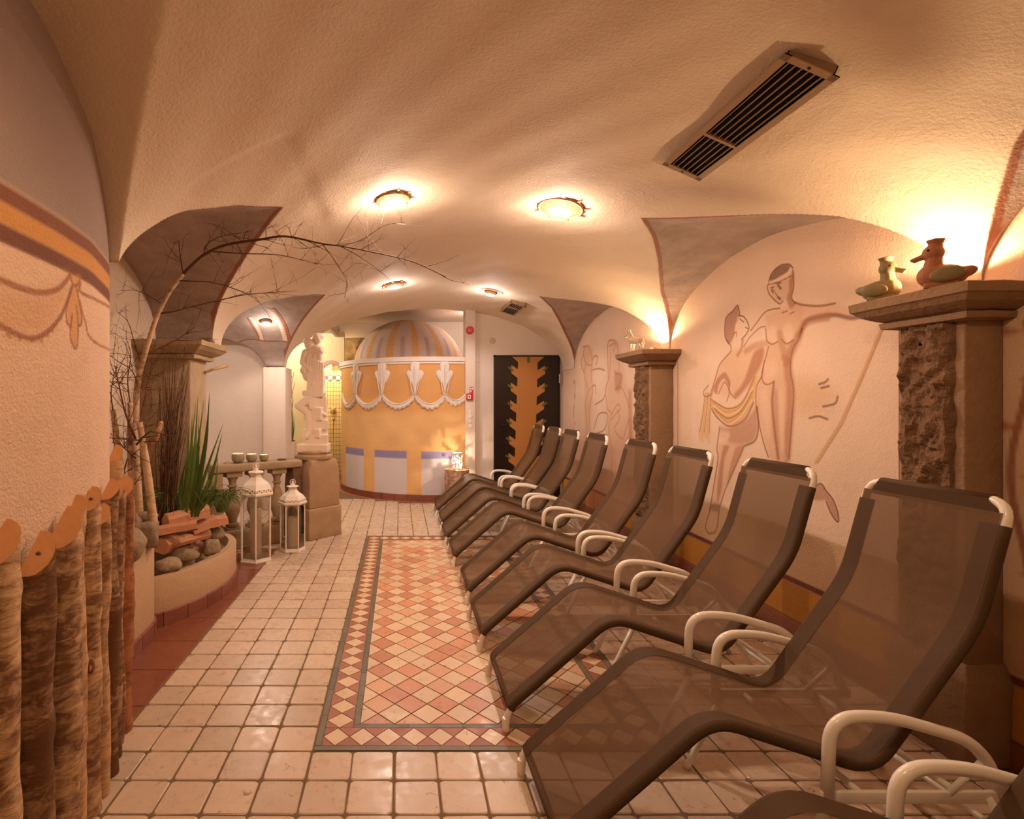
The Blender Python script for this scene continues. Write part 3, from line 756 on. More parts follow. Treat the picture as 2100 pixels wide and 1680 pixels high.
def piece(name, poly, mat, inset=.0022, key=None):
    m, c = flat_piece(poly, inset=inset)
    k = (key, mat.name) if key else None
    if k and k in cache: me = cache[k]
    else:
        me = m.mesh(name); me.materials.append(mat)
        if k: cache[k] = me
    o = bpy.data.objects.new(name, me); link(o, mos); o.location = (c.x, c.y, R.uniform(-.0006, .0004)); return o
SW, BW = .025, .112            # green strip, diamond border
ox0, ox1, oy0, oy1 = MX0+.004, MX1-.004, MY0+.004, MY1-.004
def strips(x0, x1, y0, y1, w, ln):
    for (a0, a1, horiz, c0) in ((x0, x1, True, y0), (x0, x1, True, y1-w), (y0+w, y1-w, False, x0), (y0+w, y1-w, False, x1-w)):
        n = max(1, round((a1-a0)/ln)); s = (a1-a0)/n
        for k in range(n):
            p0, p1 = a0+k*s, a0+(k+1)*s
            poly = [(p0,c0),(p1,c0),(p1,c0+w),(p0,c0+w)] if horiz else [(c0,p0),(c0+w,p0),(c0+w,p1),(c0,p1)]
            piece('border_strip', poly, M['tile_green'], .001)
strips(ox0, ox1, oy0, oy1, SW, .20)
bx0, bx1, by0, by1 = ox0+SW, ox1-SW, oy0+SW, oy1-SW          # diamond border outer
ix0, ix1, iy0, iy1 = bx0+BW, bx1-BW, by0+BW, by1-BW          # inner
strips(ix0, ix1, iy0, iy1, SW, .20)
fx0, fx1, fy0, fy1 = ix0+SW, ix1-SW, iy0+SW, iy1-SW          # field
def border_run(a0, a1, c, horiz):
    n = round((a1-a0)/.1015); s = (a1-a0)/n; h = BW/2
    T = (lambda u, v: (u, v)) if horiz else (lambda u, v: (v, u))
    def fix(poly):
        ar = sum(poly[i-1][0]*poly[i][1]-poly[i][0]*poly[i-1][1] for i in range(len(poly))); return poly if ar > 0 else poly[::-1]
    for k in range(n):
        u = a0+(k+.5)*s
        piece('border_diamond', fix([T(u-s/2, c), T(u, c-h), T(u+s/2, c), T(u, c+h)]), M['tile_cream'], .002, ('bd', horiz, round(s, 4)))
    for k in range(n+1):
        u = a0+k*s; l = max(u-s/2, a0); r_ = min(u+s/2, a1); e = ('e', k == 0, k == n)
        for sg in (-1, 1):
            tri = [T(l, c+sg*h), T(r_, c+sg*h), T(u, c)] if l < u < r_ else [T(l, c+sg*h), T(r_, c+sg*h), T(u, c)]
            piece('border_triangle', fix(tri), M['tile_terra'], .0014, ('bt', horiz, round(s, 4), sg, e))
border_run(bx0, bx1, by0+BW/2, True); border_run(bx0, bx1, by1-BW/2, True)
border_run(by0+BW, by1-BW, bx0+BW/2, False); border_run(by0+BW, by1-BW, bx1-BW/2, False)
# field of diamonds: lattice point in the near left corner
NXD, NYD = 7.5, 20
dx, dy = (fx1-fx0)/NXD, (fy1-fy0)/NYD
def clip(poly, ax, lo, hi):
    for sgn, lim in ((1, lo), (-1, -hi)):
        out = []
        for i in range(len(poly)):
            a, b = poly[i-1], poly[i]; da, db = sgn*a[ax]-lim, sgn*b[ax]-lim
            if (da >= 0) != (db >= 0):
                t = da/(da-db); out.append((a[0]+(b[0]-a[0])*t, a[1]+(b[1]-a[1])*t))
            if db >= 0: out.append(b)
        poly = out
        if len(poly) < 3: return None
    return poly
RD = random.Random(3)
pieces = []
for j in range(0, 2*NYD+1):
    for i in range(0, int(2*NXD)+2):
        if (i+j) % 2 == 0: continue
        cx, cy = fx0+i*dx/2, fy0+j*dy/2
        poly = clip([(cx-dx/2, cy), (cx, cy-dy/2), (cx+dx/2, cy), (cx, cy+dy/2)], 0, fx0, fx1)
        poly = poly and clip(poly, 1, fy0, fy1)
        if not poly: continue
        full = fx0 <= cx-dx/2+1e-6 and cx+dx/2 <= fx1+1e-6 and fy0 <= cy-dy/2+1e-6 and cy+dy/2 <= fy1+1e-6
        rose = (j % 2 == 0)
        if RD.random() < .10: rose = not rose
        pieces.append((cy, poly, full, rose))
pieces.sort(key=lambda p: p[0])
M['tile_pink'] = tile_mat('pink_tile', (204, 150, 114), (214, 168, 132), .33, True, .08)
for n, (cy, poly, full, rose) in enumerate(pieces):
    mat = M['tile_rose'] if rose and RD.random() < .6 else (M['tile_pink'] if rose else M['tile_cream'])
    P = [p for i, p in enumerate(poly) if (Vector(p)-Vector(poly[i-1])).length > 1e-4]
    if len(P) < 3: continue
    piece('mosaic_diamond', P, mat, .0026, ('full', 1) if full else None)
# polished red tiles beside the planters
for j in range(0, 10):
    for i in range(2):
        x1 = TX0-5*TP-.004-i*.312; y0 = 1.66+j*.311
        me = tile_mesh('red_tile', .307, .307, cut=.002).mesh('red_tile') if (i == 0 and j == 0) else red_me
        if i == 0 and j == 0: red_me = me; me.materials.append(M['tile_red'])
        o = bpy.data.objects.new('red_tile', me); link(o, floor); o.location = (x1-.1535, y0+.1535, -.0005)

# ------------------------------------------------------------------ drum with dome
DC = Vector((.45, 8.35)); DR = 1.36; DZ = 1.86
a0, a1 = math.radians(150), math.radians(345)      # angle from +x; -y side faces the room
na = 420; nzv = 190
A = np.linspace(a0, a1, na); Zv = np.linspace(.0, DZ, nzv)
AA, ZZ = np.meshgrid(A, Zv, indexing='ij')
pdm = Paint(AA*DR, ZZ, (224, 178, 120))
mm = np.array([[noise.noise((a*2.2, z*1.2, 3)) for z in np.linspace(0, 6, 60)] for a in np.linspace(0, 8, 80)])
ia = np.clip(((AA-a0)/(a1-a0)*79).astype(int), 0, 79); iz2 = np.clip((ZZ/DZ*59).astype(int), 0, 59)
pdm.c *= (1+.12*mm[ia, iz2])[..., None]
pdm.band(1.17, 1.9, (214, 152, 88), .6, .08)
def drum_uv(x, y):                               # picture point -> (arc length, height) on the drum
    dx_ = (x-PX)/F_PX; b = dx_*DC.x+DC.y; q = dx_*dx_+1; c = DC.length_squared-DR*DR
    disc = b*b-q*c
    Y = (b-math.sqrt(max(disc, 0)))/q; X = dx_*Y
    a = math.atan2(Y-DC.y, X-DC.x) % (2*math.pi)
    return (a*DR, H-(y-PY)*Y/F_PX)
def panel(xa, xb):
    ua, ub = drum_uv(xa, 950)[0], drum_uv(xb, 950)[0]
    for (q, col, al) in ((.045, (232, 170, 92), .5),):
        pdm.fill([(ua-q, .06), (ub+q, .06), (ub+q, .70), (ua-q, .70)], col, al, .01)
    pdm.fill([(ua, .06), (ub, .06), (ub, .66), (ua, .66)], (208, 198, 198), 1, .006)
    pdm.fill([(ua, .56), (ub, .56), (ub, .66), (ua, .66)], (140, 128, 168), .95, .006)
for xa, xb in ((709, 746), (768, 834), (864, 932)): panel(xa, xb)
drum = tag(grid_obj('wall_drum', np.stack([DC.x+DR*np.cos(AA), DC.y+DR*np.sin(AA), ZZ], -1), M['painted'], color=pdm.c), kind='structure')
def ringpart(name, r0, r1, z0, z1, mat, parent, aa=a0, ab=a1, n=64):
    m = MB(); vs = []; fs = []
    for k in range(n+1):
        a = aa+(ab-aa)*k/n; c, s_ = math.cos(a), math.sin(a)
        vs += [(DC.x+r0*c, DC.y+r0*s_, z0), (DC.x+r1*c, DC.y+r1*s_, z0), (DC.x+r1*c, DC.y+r1*s_, z1), (DC.x+r0*c, DC.y+r0*s_, z1)]
        if k: b = 4*(k-1); fs += [(b+1,b+5,b+6,b+2),(b+2,b+6,b+7,b+3),(b,b+4,b+5,b+1)]
    fs += [(0,1,2,3), (4*n+3,4*n+2,4*n+1,4*n)]
    m.add(vs, fs); return m.build(name, mat, parent)
ns = 26
for k in range(ns):
    st = (a1-a0)/ns; ringpart('skirting_tile', DR-.005, DR+.016, 0, .085, M['skirt'], drum, a0+k*st+.002, a0+(k+1)*st-.002, 3)
ringpart('floor_border', DR+.005, DR+.085, -.006, .0015, M['tile_terra'], drum)
ringpart('cornice', DR-.01, DR+.03, DZ-.015, DZ+.045, M['relief'], drum)
ringpart('cornice', DR-.01, DR+.015, DZ-.045, DZ-.015, M['relief'], drum)
MB().prism([(DC.x+(DR)*math.cos(a), DC.y+DR*math.sin(a)) for a in np.linspace(0, 2*math.pi, 48)[:-1]], DZ, DZ+.02).build('drum_top', M['relief'], drum)
def drum_pt(u, z, off=.0): a = u/DR; return Vector((DC.x+(DR+off)*math.cos(a), DC.y+(DR+off)*math.sin(a), z))
def relief_patch(name, polyuv, h, parent, dome=.6):
    """raised leaf-like relief, polygon in drum (u, z)"""
    P = [Vector((p[0], p[1], 0)) for p in polyuv]; P = catmull(P+[P[0]], 4)[:-1]
    c = sum(P, Vector())/len(P); m = MB(); rings = [(1.0, 0.0), (.96, h*.6), (.7, h), (.3, h*dome)]
    vs = []; n = len(P)
    for s_, o_ in rings: vs += [drum_pt(c.x+(p.x-c.x)*s_, c.y+(p.y-c.y)*s_, o_) for p in P]
    vs.append(drum_pt(c.x, c.y, h*.9)); fs = []
    for r_ in range(3):
        for i in range(n): fs.append((r_*n+i, r_*n+(i+1)%n, (r_+1)*n+(i+1)%n, (r_+1)*n+i))
    for i in range(n): fs.append((3*n+i, 3*n+(i+1)%n, 4*n))
    m.add(vs, fs); return m.build(name, M['relief'], parent, True)
orn = [731, 784, 851, 912]
for ox in orn:
    u0, z0 = drum_uv(ox, 790); S = .00645
    r_ = relief_patch('acanthus_ornament', [(u0+du*S, z0+dz*S) for du, dz in ((-1,-26),(1,-26),(3,-8),(5,0),(12,10),(18,22),(17,28),(12,31),(9,29),(10,40),(7,50),(0,54),(-7,50),(-10,40),(-9,29),(-12,31),(-17,28),(-18,22),(-12,10),(-5,0),(-3,-8))], .028, drum)
    for sg in (-1, 0, 1):
        pts = [drum_pt(u0+sg*S*(3+2*math.sin(k*.3)*abs(sg)+k*.9*abs(sg)*(.4 if k > 6 else 1)), z0+S*(-20+k*7), .030) for k in range(10 if sg == 0 else 7)]
        MB().tube(pts, .007, 6).build('leaf_rib', M['relief'], r_, True)
ends = [drum_uv(704, 800), *[(drum_uv(ox, 800)[0], drum_uv(ox, 806)[1]) for ox in orn], drum_uv(955, 806)]
us = [e[0] for e in ends]; zt = 1.40
for a_, b_ in zip(us[:-1], us[1:]):
    n = 26; sag = .16 if (b_-a_) > .3 else .11
    top = [(a_+(b_-a_)*k/n, zt-sag*max(0, math.sin(math.pi*k/n))**.7+.05) for k in range(n+1)]
    lob = max(3, round((b_-a_)/.062))
    bot = [(u, z-.062-.034*abs(math.sin(math.pi*lob*k/n))) for k, (u, z) in enumerate(top)]
    m = MB(); vs = []; fs = []
    for (p, q) in zip(top, bot): vs += [drum_pt(*p, 0), drum_pt(*p, .02), drum_pt((p[0]+q[0])/2, (p[1]+q[1])/2, .024), drum_pt(*q, .016), drum_pt(*q, 0)]
    for k in range(n):
        for j in range(4): b = k*5+j; fs.append((b, b+1, b+6, b+5))
    m.add(vs, fs); sw = m.build('swag_garland', M['relief'], drum, True)
    MB().tube([drum_pt(p[0], p[1]-.012, .026) for p in top], .006, 6).build('cord', M['relief'], sw, True)
# dome
domec = Vector((.13, 8.22, DZ+.02)); RDm, HDm = .83, .69
nA, nT = 300, 70
AA, TT = np.meshgrid(np.linspace(0, 2*math.pi, nA), np.linspace(0, math.pi/2*.995, nT), indexing='ij')
pd_ = Paint(AA, TT, (204, 178, 166))
for k in range(14):
    ac = -math.pi/2+.11+k*2*math.pi/14; ac %= 2*math.pi
    w_ = .055
    wob = .012*np.sin(TT*60)
    d = np.abs(((AA-ac+math.pi) % (2*math.pi))-math.pi)
    al = np.clip((w_+wob-d)/.012, 0, 1); mk = al > 0; pd_.blend(mk, al[mk], (214, 158, 92))
    al = np.clip((.008-np.abs(d-w_-wob))/.006, 0, 1)*.6; mk = al > 0; pd_.blend(mk, al[mk], (170, 116, 80))
    d2 = np.abs(((AA-ac-math.pi/14+math.pi) % (2*math.pi))-math.pi)
    al = np.clip((.045-d2)/.01, 0, 1)*np.clip((.55-TT)/.03, 0, 1)*.6; mk = al > 0; pd_.blend(mk, al[mk], (156, 134, 136))
grid_obj('dome', np.stack([domec.x+RDm*np.cos(TT)*np.cos(AA), domec.y+RDm*np.cos(TT)*np.sin(AA), domec.z+HDm*np.sin(TT)], -1), M['painted'], drum, color=pd_.c)
# rough rock wall left of the dome
m = MB(); n = 16; vs = []; fs = []
for i in range(n+1):
    for j in range(n+1):
        x = -1.15+.75*i/n; z = 1.84+.55*j/n
        vs.append((x, 8.95+.12*noise.noise((x*5, z*5, 0))+.05*noise.noise((x*14, z*14, 2)), z))
for i in range(n):
    for j in range(n): fs.append((i*(n+1)+j, (i+1)*(n+1)+j, (i+1)*(n+1)+j+1, i*(n+1)+j+1))
M['rock'] = simple('rock_face', (196, 178, 152), .9, .3, 9, .8, 20, .2, bdist=.02)
m.add(vs, fs); m.build('rock_face', M['rock'], drum, True)

# ------------------------------------------------------------------ door, alarm, call point, cover plate
YD = 7.10
door = tag(bpy.data.objects.new('door_1', None), 'dark brown door with an ochre and green zigzag tree design', 'door', kind='structure'); link(door)
dx0, dx1, dzt = at(1012, 0, YD).x, at(1147, 0, YD).x, at(0, 729, YD).z
door.location = ((dx0+dx1)/2, YD, 0); DW = dx1-dx0
m = MB(); m.bb(-DW/2, -DW/2+.03, -.035, 0, 0, dzt); m.bb(DW/2-.02, DW/2, -.035, 0, 0, dzt); m.bb(-DW/2, DW/2, -.035, 0, dzt-.02, dzt); m.build('door_frame', M['black_metal'], door)
leafo = MB().bb(-DW/2+.032, DW/2-.022, -.024, 0, 0.01, dzt-.022).build('door_leaf', M['black_metal'], door)
S = YD/F_PX
def dl_(x, y): return ((x-1079.5)*S, H-(y-PY)*S)
m = MB(); left = [(1048,730)]; 
def zig(side):
    out = []
    inner, outer = (1062, 1048) if side < 0 else (1102, 1117)
    pitch = 36.0
    out.append((outer, 731)); out.append((inner, 743)); out.append((inner, 758))
    for k in range(8):
        y = 749+k*pitch; s_ = k*1.1*(1 if side < 0 else 1)
        out += [(outer-s_, y), (outer-s_, y+17), (inner-s_*1.0, y+28), (inner-s_, y+46 if k < 7 else y+30)]
    return out
zl = zig(-1); zr = zig(1)
# central band plus slanted branches
ctr = [(1062,731),(1102,731),(1094,1024),(1052,1024)]
def flatpoly(name, pts, mat, y, parent, h=.002):
    P = [dl_(*p) for p in pts]; n = len(P); ar = sum(P[i-1][0]*P[i][1]-P[i][0]*P[i-1][1] for i in range(n))
    if ar < 0: P = P[::-1]
    mm_ = MB(); mm_.add([(a, y, b) for a, b in P]+[(a, y-h, b) for a, b in P], [tuple(range(n, 2*n))[::1], ]+[(i, n+i, n+(i+1)%n, (i+1)%n) for i in range(n)])
    return mm_.build(name, mat, parent)
flatpoly('ochre_trunk', ctr, M['ochre'], -.024, leafo)
flatpoly('ochre_branch', [(1048,731),(1063,731),(1063,744)], M['ochre'], -.0245, leafo); flatpoly('ochre_branch', [(1117,731),(1101,731),(1101,744)], M['ochre'], -.0245, leafo)
for k in range(8):
    y = 749+k*36.0; s_ = k*1.2
    flatpoly('ochre_branch', [(1048-s_,y),(1063-s_,y+10),(1063-s_,y+28),(1048-s_,y+17)], M['ochre'], -.0245, leafo)
    flatpoly('ochre_branch', [(1117-s_,y+1),(1101-s_,y+11),(1101-s_,y+29),(1117-s_,y+18)], M['ochre'], -.0245, leafo)
    for sg, cx in ((-1, 1047-s_), (1, 1118-s_)):
        c = Vector(dl_(cx, y+8)); an = math.radians(-38*sg*-1)
        mm_ = MB(); rot = Matrix.Rotation(math.radians(37)*(-sg)*-1*-1, 3, 'Y')
        mm_.box((0,0,0), (.078, .004, .026), Matrix.Rotation(math.radians(38*(-sg)), 3, 'Y')); o = mm_.build('green_tip', M['green_print'], leafo, loc=(c.x, -.027, c.y))
flatpoly('green_tip', [(1080,733),(1086,733),(1086,743),(1083,745),(1080,743)], M['green_print'], -.026, leafo)
hd = MB(); hx, hz = dl_(1026, 872); hd.tube(fillet([(hx,-.02,hz),(hx,-.07,hz),(hx+.11,-.07,hz)], .02), .008, 8); hd.box((hx, -.028, hz-.05), (.03, .008, .2)); hd.build('door_handle', M['black_metal'], door, angle=40)
for z in (.25, 1.62): MB().lathe([(.012,-.06),(.012,.06)], 10, (DW/2-.008, -.042, z)).build('hinge', M['chrome'], door, angle=40)
def disc_thing(name, label, cat, loc, prof, mat, seg=24):
    t = thing(name, label, cat, loc); o = MB().lathe(prof, seg).build(name+'_body', mat, t, angle=40); o.rotation_euler = (math.pi/2, 0, 0); return t
YP = 6.985
p = at(963, 678, YP); t_ = disc_thing('fire_alarm', 'round red fire alarm sounder high on the white pilaster', 'fire alarm', (p.x, YP, p.z), [(.05,0),(.052,.02),(.05,.045),(.036,.06),(.015,.062)], M['red'])
MB().lathe([(.055,0),(.055,.008)], 24).build('backplate', M['white_plastic'], t_).rotation_euler = (math.pi/2, 0, 0)
p = at(963, 814, YP); t_ = thing('call_point', 'small red fire call point box on the white pilaster', 'call point', (p.x, YP, p.z))
o = MB().bb(-.045, .045, -.03, 0, -.045, .045).build('housing', M['red'], t_); bevel(o, .006)
MB().bb(-.03, .012, -.033, -.028, -.026, .022).build('press_plate', M['white_plastic'], t_); MB().lathe([(.01,0),(.01,.004)], 12).build('press_button', M['black_metal'], t_, loc=(-.008, -.033, 0)).rotation_euler = (math.pi/2,0,0)
p = at(967, 800, YP); t_ = thing('fire_sign', 'small red sign with white flame symbol above call point', 'sign', (p.x, YP, p.z))
MB().bb(-.024, .024, -.006, 0, -.04, .04).build('sign_plate', M['red'], t_)
MB().bb(-.018, -.002, -.008, -.006, -.03, .0).build('flame_symbol', M['white_plastic'], t_); MB().bb(.002, .018, -.008, -.006, .004, .03).build('hand_symbol', M['white_plastic'], t_); MB().bb(-.018, -.004, -.008, -.006, .008, .03).build('call_symbol', M['white_plastic'], t_)
p = at(1010, 699, 7.1); disc_thing('cover_plate', 'round beige cover plate on the wall above the door', 'cover plate', (p.x, 7.1, p.z), [(.042,0),(.042,.006),(.036,.01)], simple('beige_plastic', (196, 170, 146), .6, .03))
# painted pendant on the pilaster
t_ = MB(); 
for k, (dz, r_) in enumerate(((0,.022),(-.06,.028),(-.13,.02),(-.19,.03))): t_.ell((.925, 6.984, 1.18+dz), (r_, .006, .03))
o = t_.build('pendant_relief', M['relief'], None, True); tag(o, 'pale stucco pendant drop on the white pilaster below the call point', 'ornament')

# ------------------------------------------------------------------ stone pilasters
def loft_rect(m, secs):
    """secs: (x0,x1,y0,y1,z) stacked rectangles"""
    vs = []; fs = []
    for (x0, x1, y0, y1, z) in secs: vs += [(x0,y0,z),(x1,y0,z),(x1,y1,z),(x0,y1,z)]
    for i in range(len(secs)-1):
        b = 4*i; fs += [(b,b+1,b+5,b+4),(b+1,b+2,b+6,b+5),(b+2,b+3,b+7,b+6),(b+3,b,b+4,b+7)]
    fs += [(3,2,1,0), tuple(4*(len(secs)-1)+k for k in range(4))]
    return m.add(vs, fs)
def subdivide_noise(o, cuts, amp, freq, seed=0):
    bm = bmesh.new(); bm.from_mesh(o.data)
    for _ in range(cuts): bmesh.ops.subdivide_edges(bm, edges=[e for e in bm.edges if e.calc_length() > .03], cuts=1, use_grid_fill=True)
    bm.normal_update()
    for v in bm.verts:
        p = v.co*freq+Vector((seed, seed*2, 0)); v.co += Vector((noise.noise(p), noise.noise(p+Vector((9,0,0))), noise.noise(p+Vector((0,9,0)))))*amp
    bm.to_mesh(o.data); bm.free(); return o
def pilaster(label, c, wall, y0, y1, sgn, mat, rough_face=True, ov=.125, side_smooth=True):
    """c: face toward the room; wall: X of wall; sgn=+1 right wall"""
    t = thing('stone_pilaster', label, 'pilaster', ((c+wall)/2, (y0+y1)/2, 0))
    cx, cy = (c+wall)/2, (y0+y1)/2; hw = abs(wall-c)/2; hy = (y1-y0)/2
    def rect(o_, z):
        a = (-hw-o_, hw) if sgn > 0 else (-hw, hw+o_)
        return (a[0], a[1], -hy-o_, hy+o_, z)
    m = MB(); loft_rect(m, [rect(.025, 0), rect(.03, .30), rect(.005, .36)]); pb = m.build('plinth', mat, t); bevel(pb, .006); subdivide_noise(pb, 2, .006, 9)
    m = MB(); loft_rect(m, [rect(0, .34), rect(0, 1.63)]); sh_ = m.build('shaft', mat, t); bevel(sh_, .008)
    if rough_face:
        n1, n2 = 26, 110; vs = []; fs = []; yl0, yl1 = -hy+(.004 if sgn > 0 else .0), hy-.006
        for i in range(n1+1):
            for j in range(n2+1):
                y = yl0+.03+(yl1-yl0-.03)*i/n1; z = .36+1.265*j/n2
                e = min(1, min(i, n1-i, j, n2-j)/1.5)
                d = .020+.024*noise.noise((y*13, z*11+y*4, c))+.017*noise.noise((y*34, z*30, 1))+.008*noise.noise((y*80, z*80, 3))
                yy_ = y+.010*noise.noise((z*14, 5, y*4))*(1 if i in (0, n1) else .4)
                vs.append((-hw*sgn-sgn*max(0, d)*e, yy_, z))
        for i in range(n1):
            for j in range(n2): fs.append((i*(n2+1)+j, (i+1)*(n2+1)+j, (i+1)*(n2+1)+j+1, i*(n2+1)+j+1))
        MB().add(vs, fs).build('rough_panel', M['stone_dark'], t)
    m = MB(); loft_rect(m, [rect(.012, 1.595), rect(.04, 1.60), rect(.045, 1.622), rect(.03, 1.626), rect(.05, 1.634), rect(.085, 1.655), rect(ov-.012, 1.675), rect(ov-.004, 1.680), rect(ov-.002, 1.712), rect(ov-.01, 1.716)])
    cp = m.build('capital', mat, t); subdivide_noise(cp, 2, .0035, 16, c); return t
pilaster('stone pilaster with rough hewn face carrying two clay ducks', 2.03, WR, 1.91, 2.16, 1, M['stone'], True, .115)
pilaster('stone pilaster with rough hewn face carrying the mottled horse figurine', 1.99, WR, 4.22, 4.49, 1, M['stone'], True, .125)
lp = pilaster('grey sandstone pillar rising behind the green leaves of the planter', -1.41, -1.75, 3.58, 3.88, -1, M['stone_left'], False, .12)

# ------------------------------------------------------------------ sun loungers
LWD = .43
def make_lounger():
    t = thing('sun_lounger', 'brown mesh lounger', 'sun lounger')
    prof = [(.0, .0), (.012, .088), (.42, .445), (.85, .305), (1.135, .70), (1.225, 1.03)]
    side = fillet([(p[0], 0, p[1]) for p in prof], .075, 6)
    # frame tube: foot near -> top -> foot far
    r = .0125
    top_n = Vector((1.225, 0, 1.03)); 
    near = [(p[0], 0, p[1]) for p in prof]; far = [(p[0], LWD, p[1]) for p in reversed(prof)]
    path = fillet(near+far, [.075]*5+[.058]*2+[.075]*5, 6)
    MB().tube(path, r, 10).build('tube_frame', M['white'], t, True)
    for y in (0, LWD): MB().lathe([(.0145,0),(.015,.01),(.0145,.045),(.013,.05)], 12, (0, y, 0)).build('foot_cap', M['white'], t, angle=40)
    # centre line of the sling along the side profile
    S = [side[0]]
    for a, b in zip(side[:-1], side[1:]):
        n = max(1, int((b-a).length/.03))
        for k in range(1, n+1): S.append(a.lerp(b, k/n))
    L = [0]
    for a, b in zip(S[:-1], S[1:]): L.append(L[-1]+(b-a).length)
    idx = [i for i, l in enumerate(L) if .085 <= l <= L[-1]-.012]
    C = [S[i] for i in idx]
    C = [c for i, c in enumerate(C) if i == 0 or (c-C[i-1]).length > 1e-5]
    nrm = []
    for i in range(len(C)):
        d = (C[min(i+1, len(C)-1)]-C[max(i-1, 0)]).normalized(); nrm.append(Vector((-d.z, 0, d.x)))
    ny = 14; P = np.zeros((len(C), ny+1, 3))
    for i, c in enumerate(C):
        for j in range(ny+1):
            v = j/ny; bul = math.sin(math.pi*v)
            f = i/(len(C)-1)
            sag = -.014*bul*(.4+.6*math.sin(math.pi*min(1, f*1.2)))
            q = c+nrm[i]*(.0135+sag); P[i, j] = (q.x, v*LWD, q.z)
    grid_obj('sling', P, M['sling'], t)
    # side hems: sleeve round the tube and a folded inner strip
    e1 = len(C)-1
    for y, sg in ((0, 1), (LWD, -1)):
        h = MB(); h.tube([(c.x, y, c.z) for c in C[:e1]], .0150, 10)
        vs = []; fs = []; w = .052
        for i in range(e1):
            for j in range(4):
                v = j/3*w; bul = math.sin(math.pi*v/LWD); f = i/(len(C)-1)
                sag = -.014*bul*(.4+.6*math.sin(math.pi*min(1, f*1.2)))
                q = C[i]+nrm[i]*(.0135+sag+.0012); vs.append((q.x, y+sg*v, q.z))
        for i in range(e1-1):
            for j in range(3): fs.append((i*4+j, (i+1)*4+j, (i+1)*4+j+1, i*4+j+1))
        h.add(vs, fs); h.build('side_hem', M['hem'], t, True)
    h = MB(); tt = S[-1]; d = (S[-1]-S[-2]).normalized()
    h.tube([(tt.x+.001, .045, tt.z), (tt.x+.001, LWD-.045, tt.z)], .0150, 10)
    vs = []
    for k, (o_) in enumerate((0, .045)):
        q = tt-d*o_+Vector((-d.z, 0, d.x))*(.0150-.012*(o_ > 0)+.0); vs += [(q.x, .045-.03*(o_ > 0), q.z), (q.x, LWD-.045+.03*(o_ > 0), q.z)]
    h.add(vs, [(0, 1, 3, 2)]); h.build('top_hem', M['hem'], t, True)
    c0 = C[0]; MB().tube([(c0.x, .0, c0.z), (c0.x, LWD, c0.z)], .013, 10).build('foot_hem', M['hem'], t, True)
    # armrests, side bars, legs
    for y in (-.034, LWD+.034):
        arm = fillet([(.700, y, .255), (.708, y, .472), (.86, y, .474), (1.10, y, .405), (1.165, y, .255)], .085, 8)
        MB().tube(arm, .0155, 12).build('armrest', M['white'], t, True)
        o = MB().box((.932, y, .262), (.50, .012, .032)).build('side_bar', M['white'], t); bevel(o, .003)
        leg = [(.725, y*.97+.006, .268), (.60, y*.97+.006, .013), (.592, y*.97+.006, 0)]
        MB().tube(leg, .0115, 10).build('front_leg', M['white'], t, True)
        MB().tube([(1.12, y, .262), (1.29, y, 0)], .0115, 10).build('rear_leg', M['white'], t, True)
        MB().tube([(1.125, y, .37), (1.02, y, .27)], .008, 8).build('recline_stay', M['white'], t, True)
    MB().tube([(1.20, -.034, .14), (1.20, LWD+.034, .14)], .009, 8).build('cross_bar', M['white'], t, True)
    MB().tube([(.80, -.034, .262), (.80, LWD+.034, .262)], .009, 8).build('cross_bar', M['white'], t, True)
    MB().tube([(1.06, -.034, .262), (1.06, LWD+.034, .262)], .009, 8).build('cross_bar', M['white'], t, True)
    return t
proto = make_lounger()
yn = [6.02, 5.42, 4.82, 4.20, 3.43, 2.79, 2.11, 1.435, .74]
ords = ['first', 'second', 'third', 'fourth', 'fifth', 'sixth', 'seventh', 'eighth', 'ninth']
RL = random.Random(11)
for i, y in enumerate(yn):
    o = proto if i == 0 else copy_tree(proto)
    o.location = (.42+[-.01,.0,-.01,.0,.012,.0,.0,.005,.0][i], y, 0); o.rotation_euler = (0, 0, RL.uniform(-.012, .012))
    tag(o, 'brown mesh lounger with white tubular frame, %s in the row from the dark zigzag door' % ords[i], 'sun lounger', 'loungers lined up along the mural wall')
# knotted strap on the floor under a lounger
q = on_floor(1520, 1385); m = MB()
m.cone(q+Vector((-.02,0,.02)), q+Vector((.03,.01,.012)), .018, .010); m.cone(q+Vector((-.03,.015,.014)), q+Vector((-.01,-.012,.012)), .014, .01)
m.cone(q+Vector((.03,.01,.012)), q+Vector((.06,-.005,.008)), .009, .007)
o = m.build('cloth_knot', simple('white_cloth', (222, 200, 178), .8, .1), None, True); remesh(o, .004, 2); tag(o, 'crumpled white cloth strap knotted on the tiles under a lounger', 'cloth')

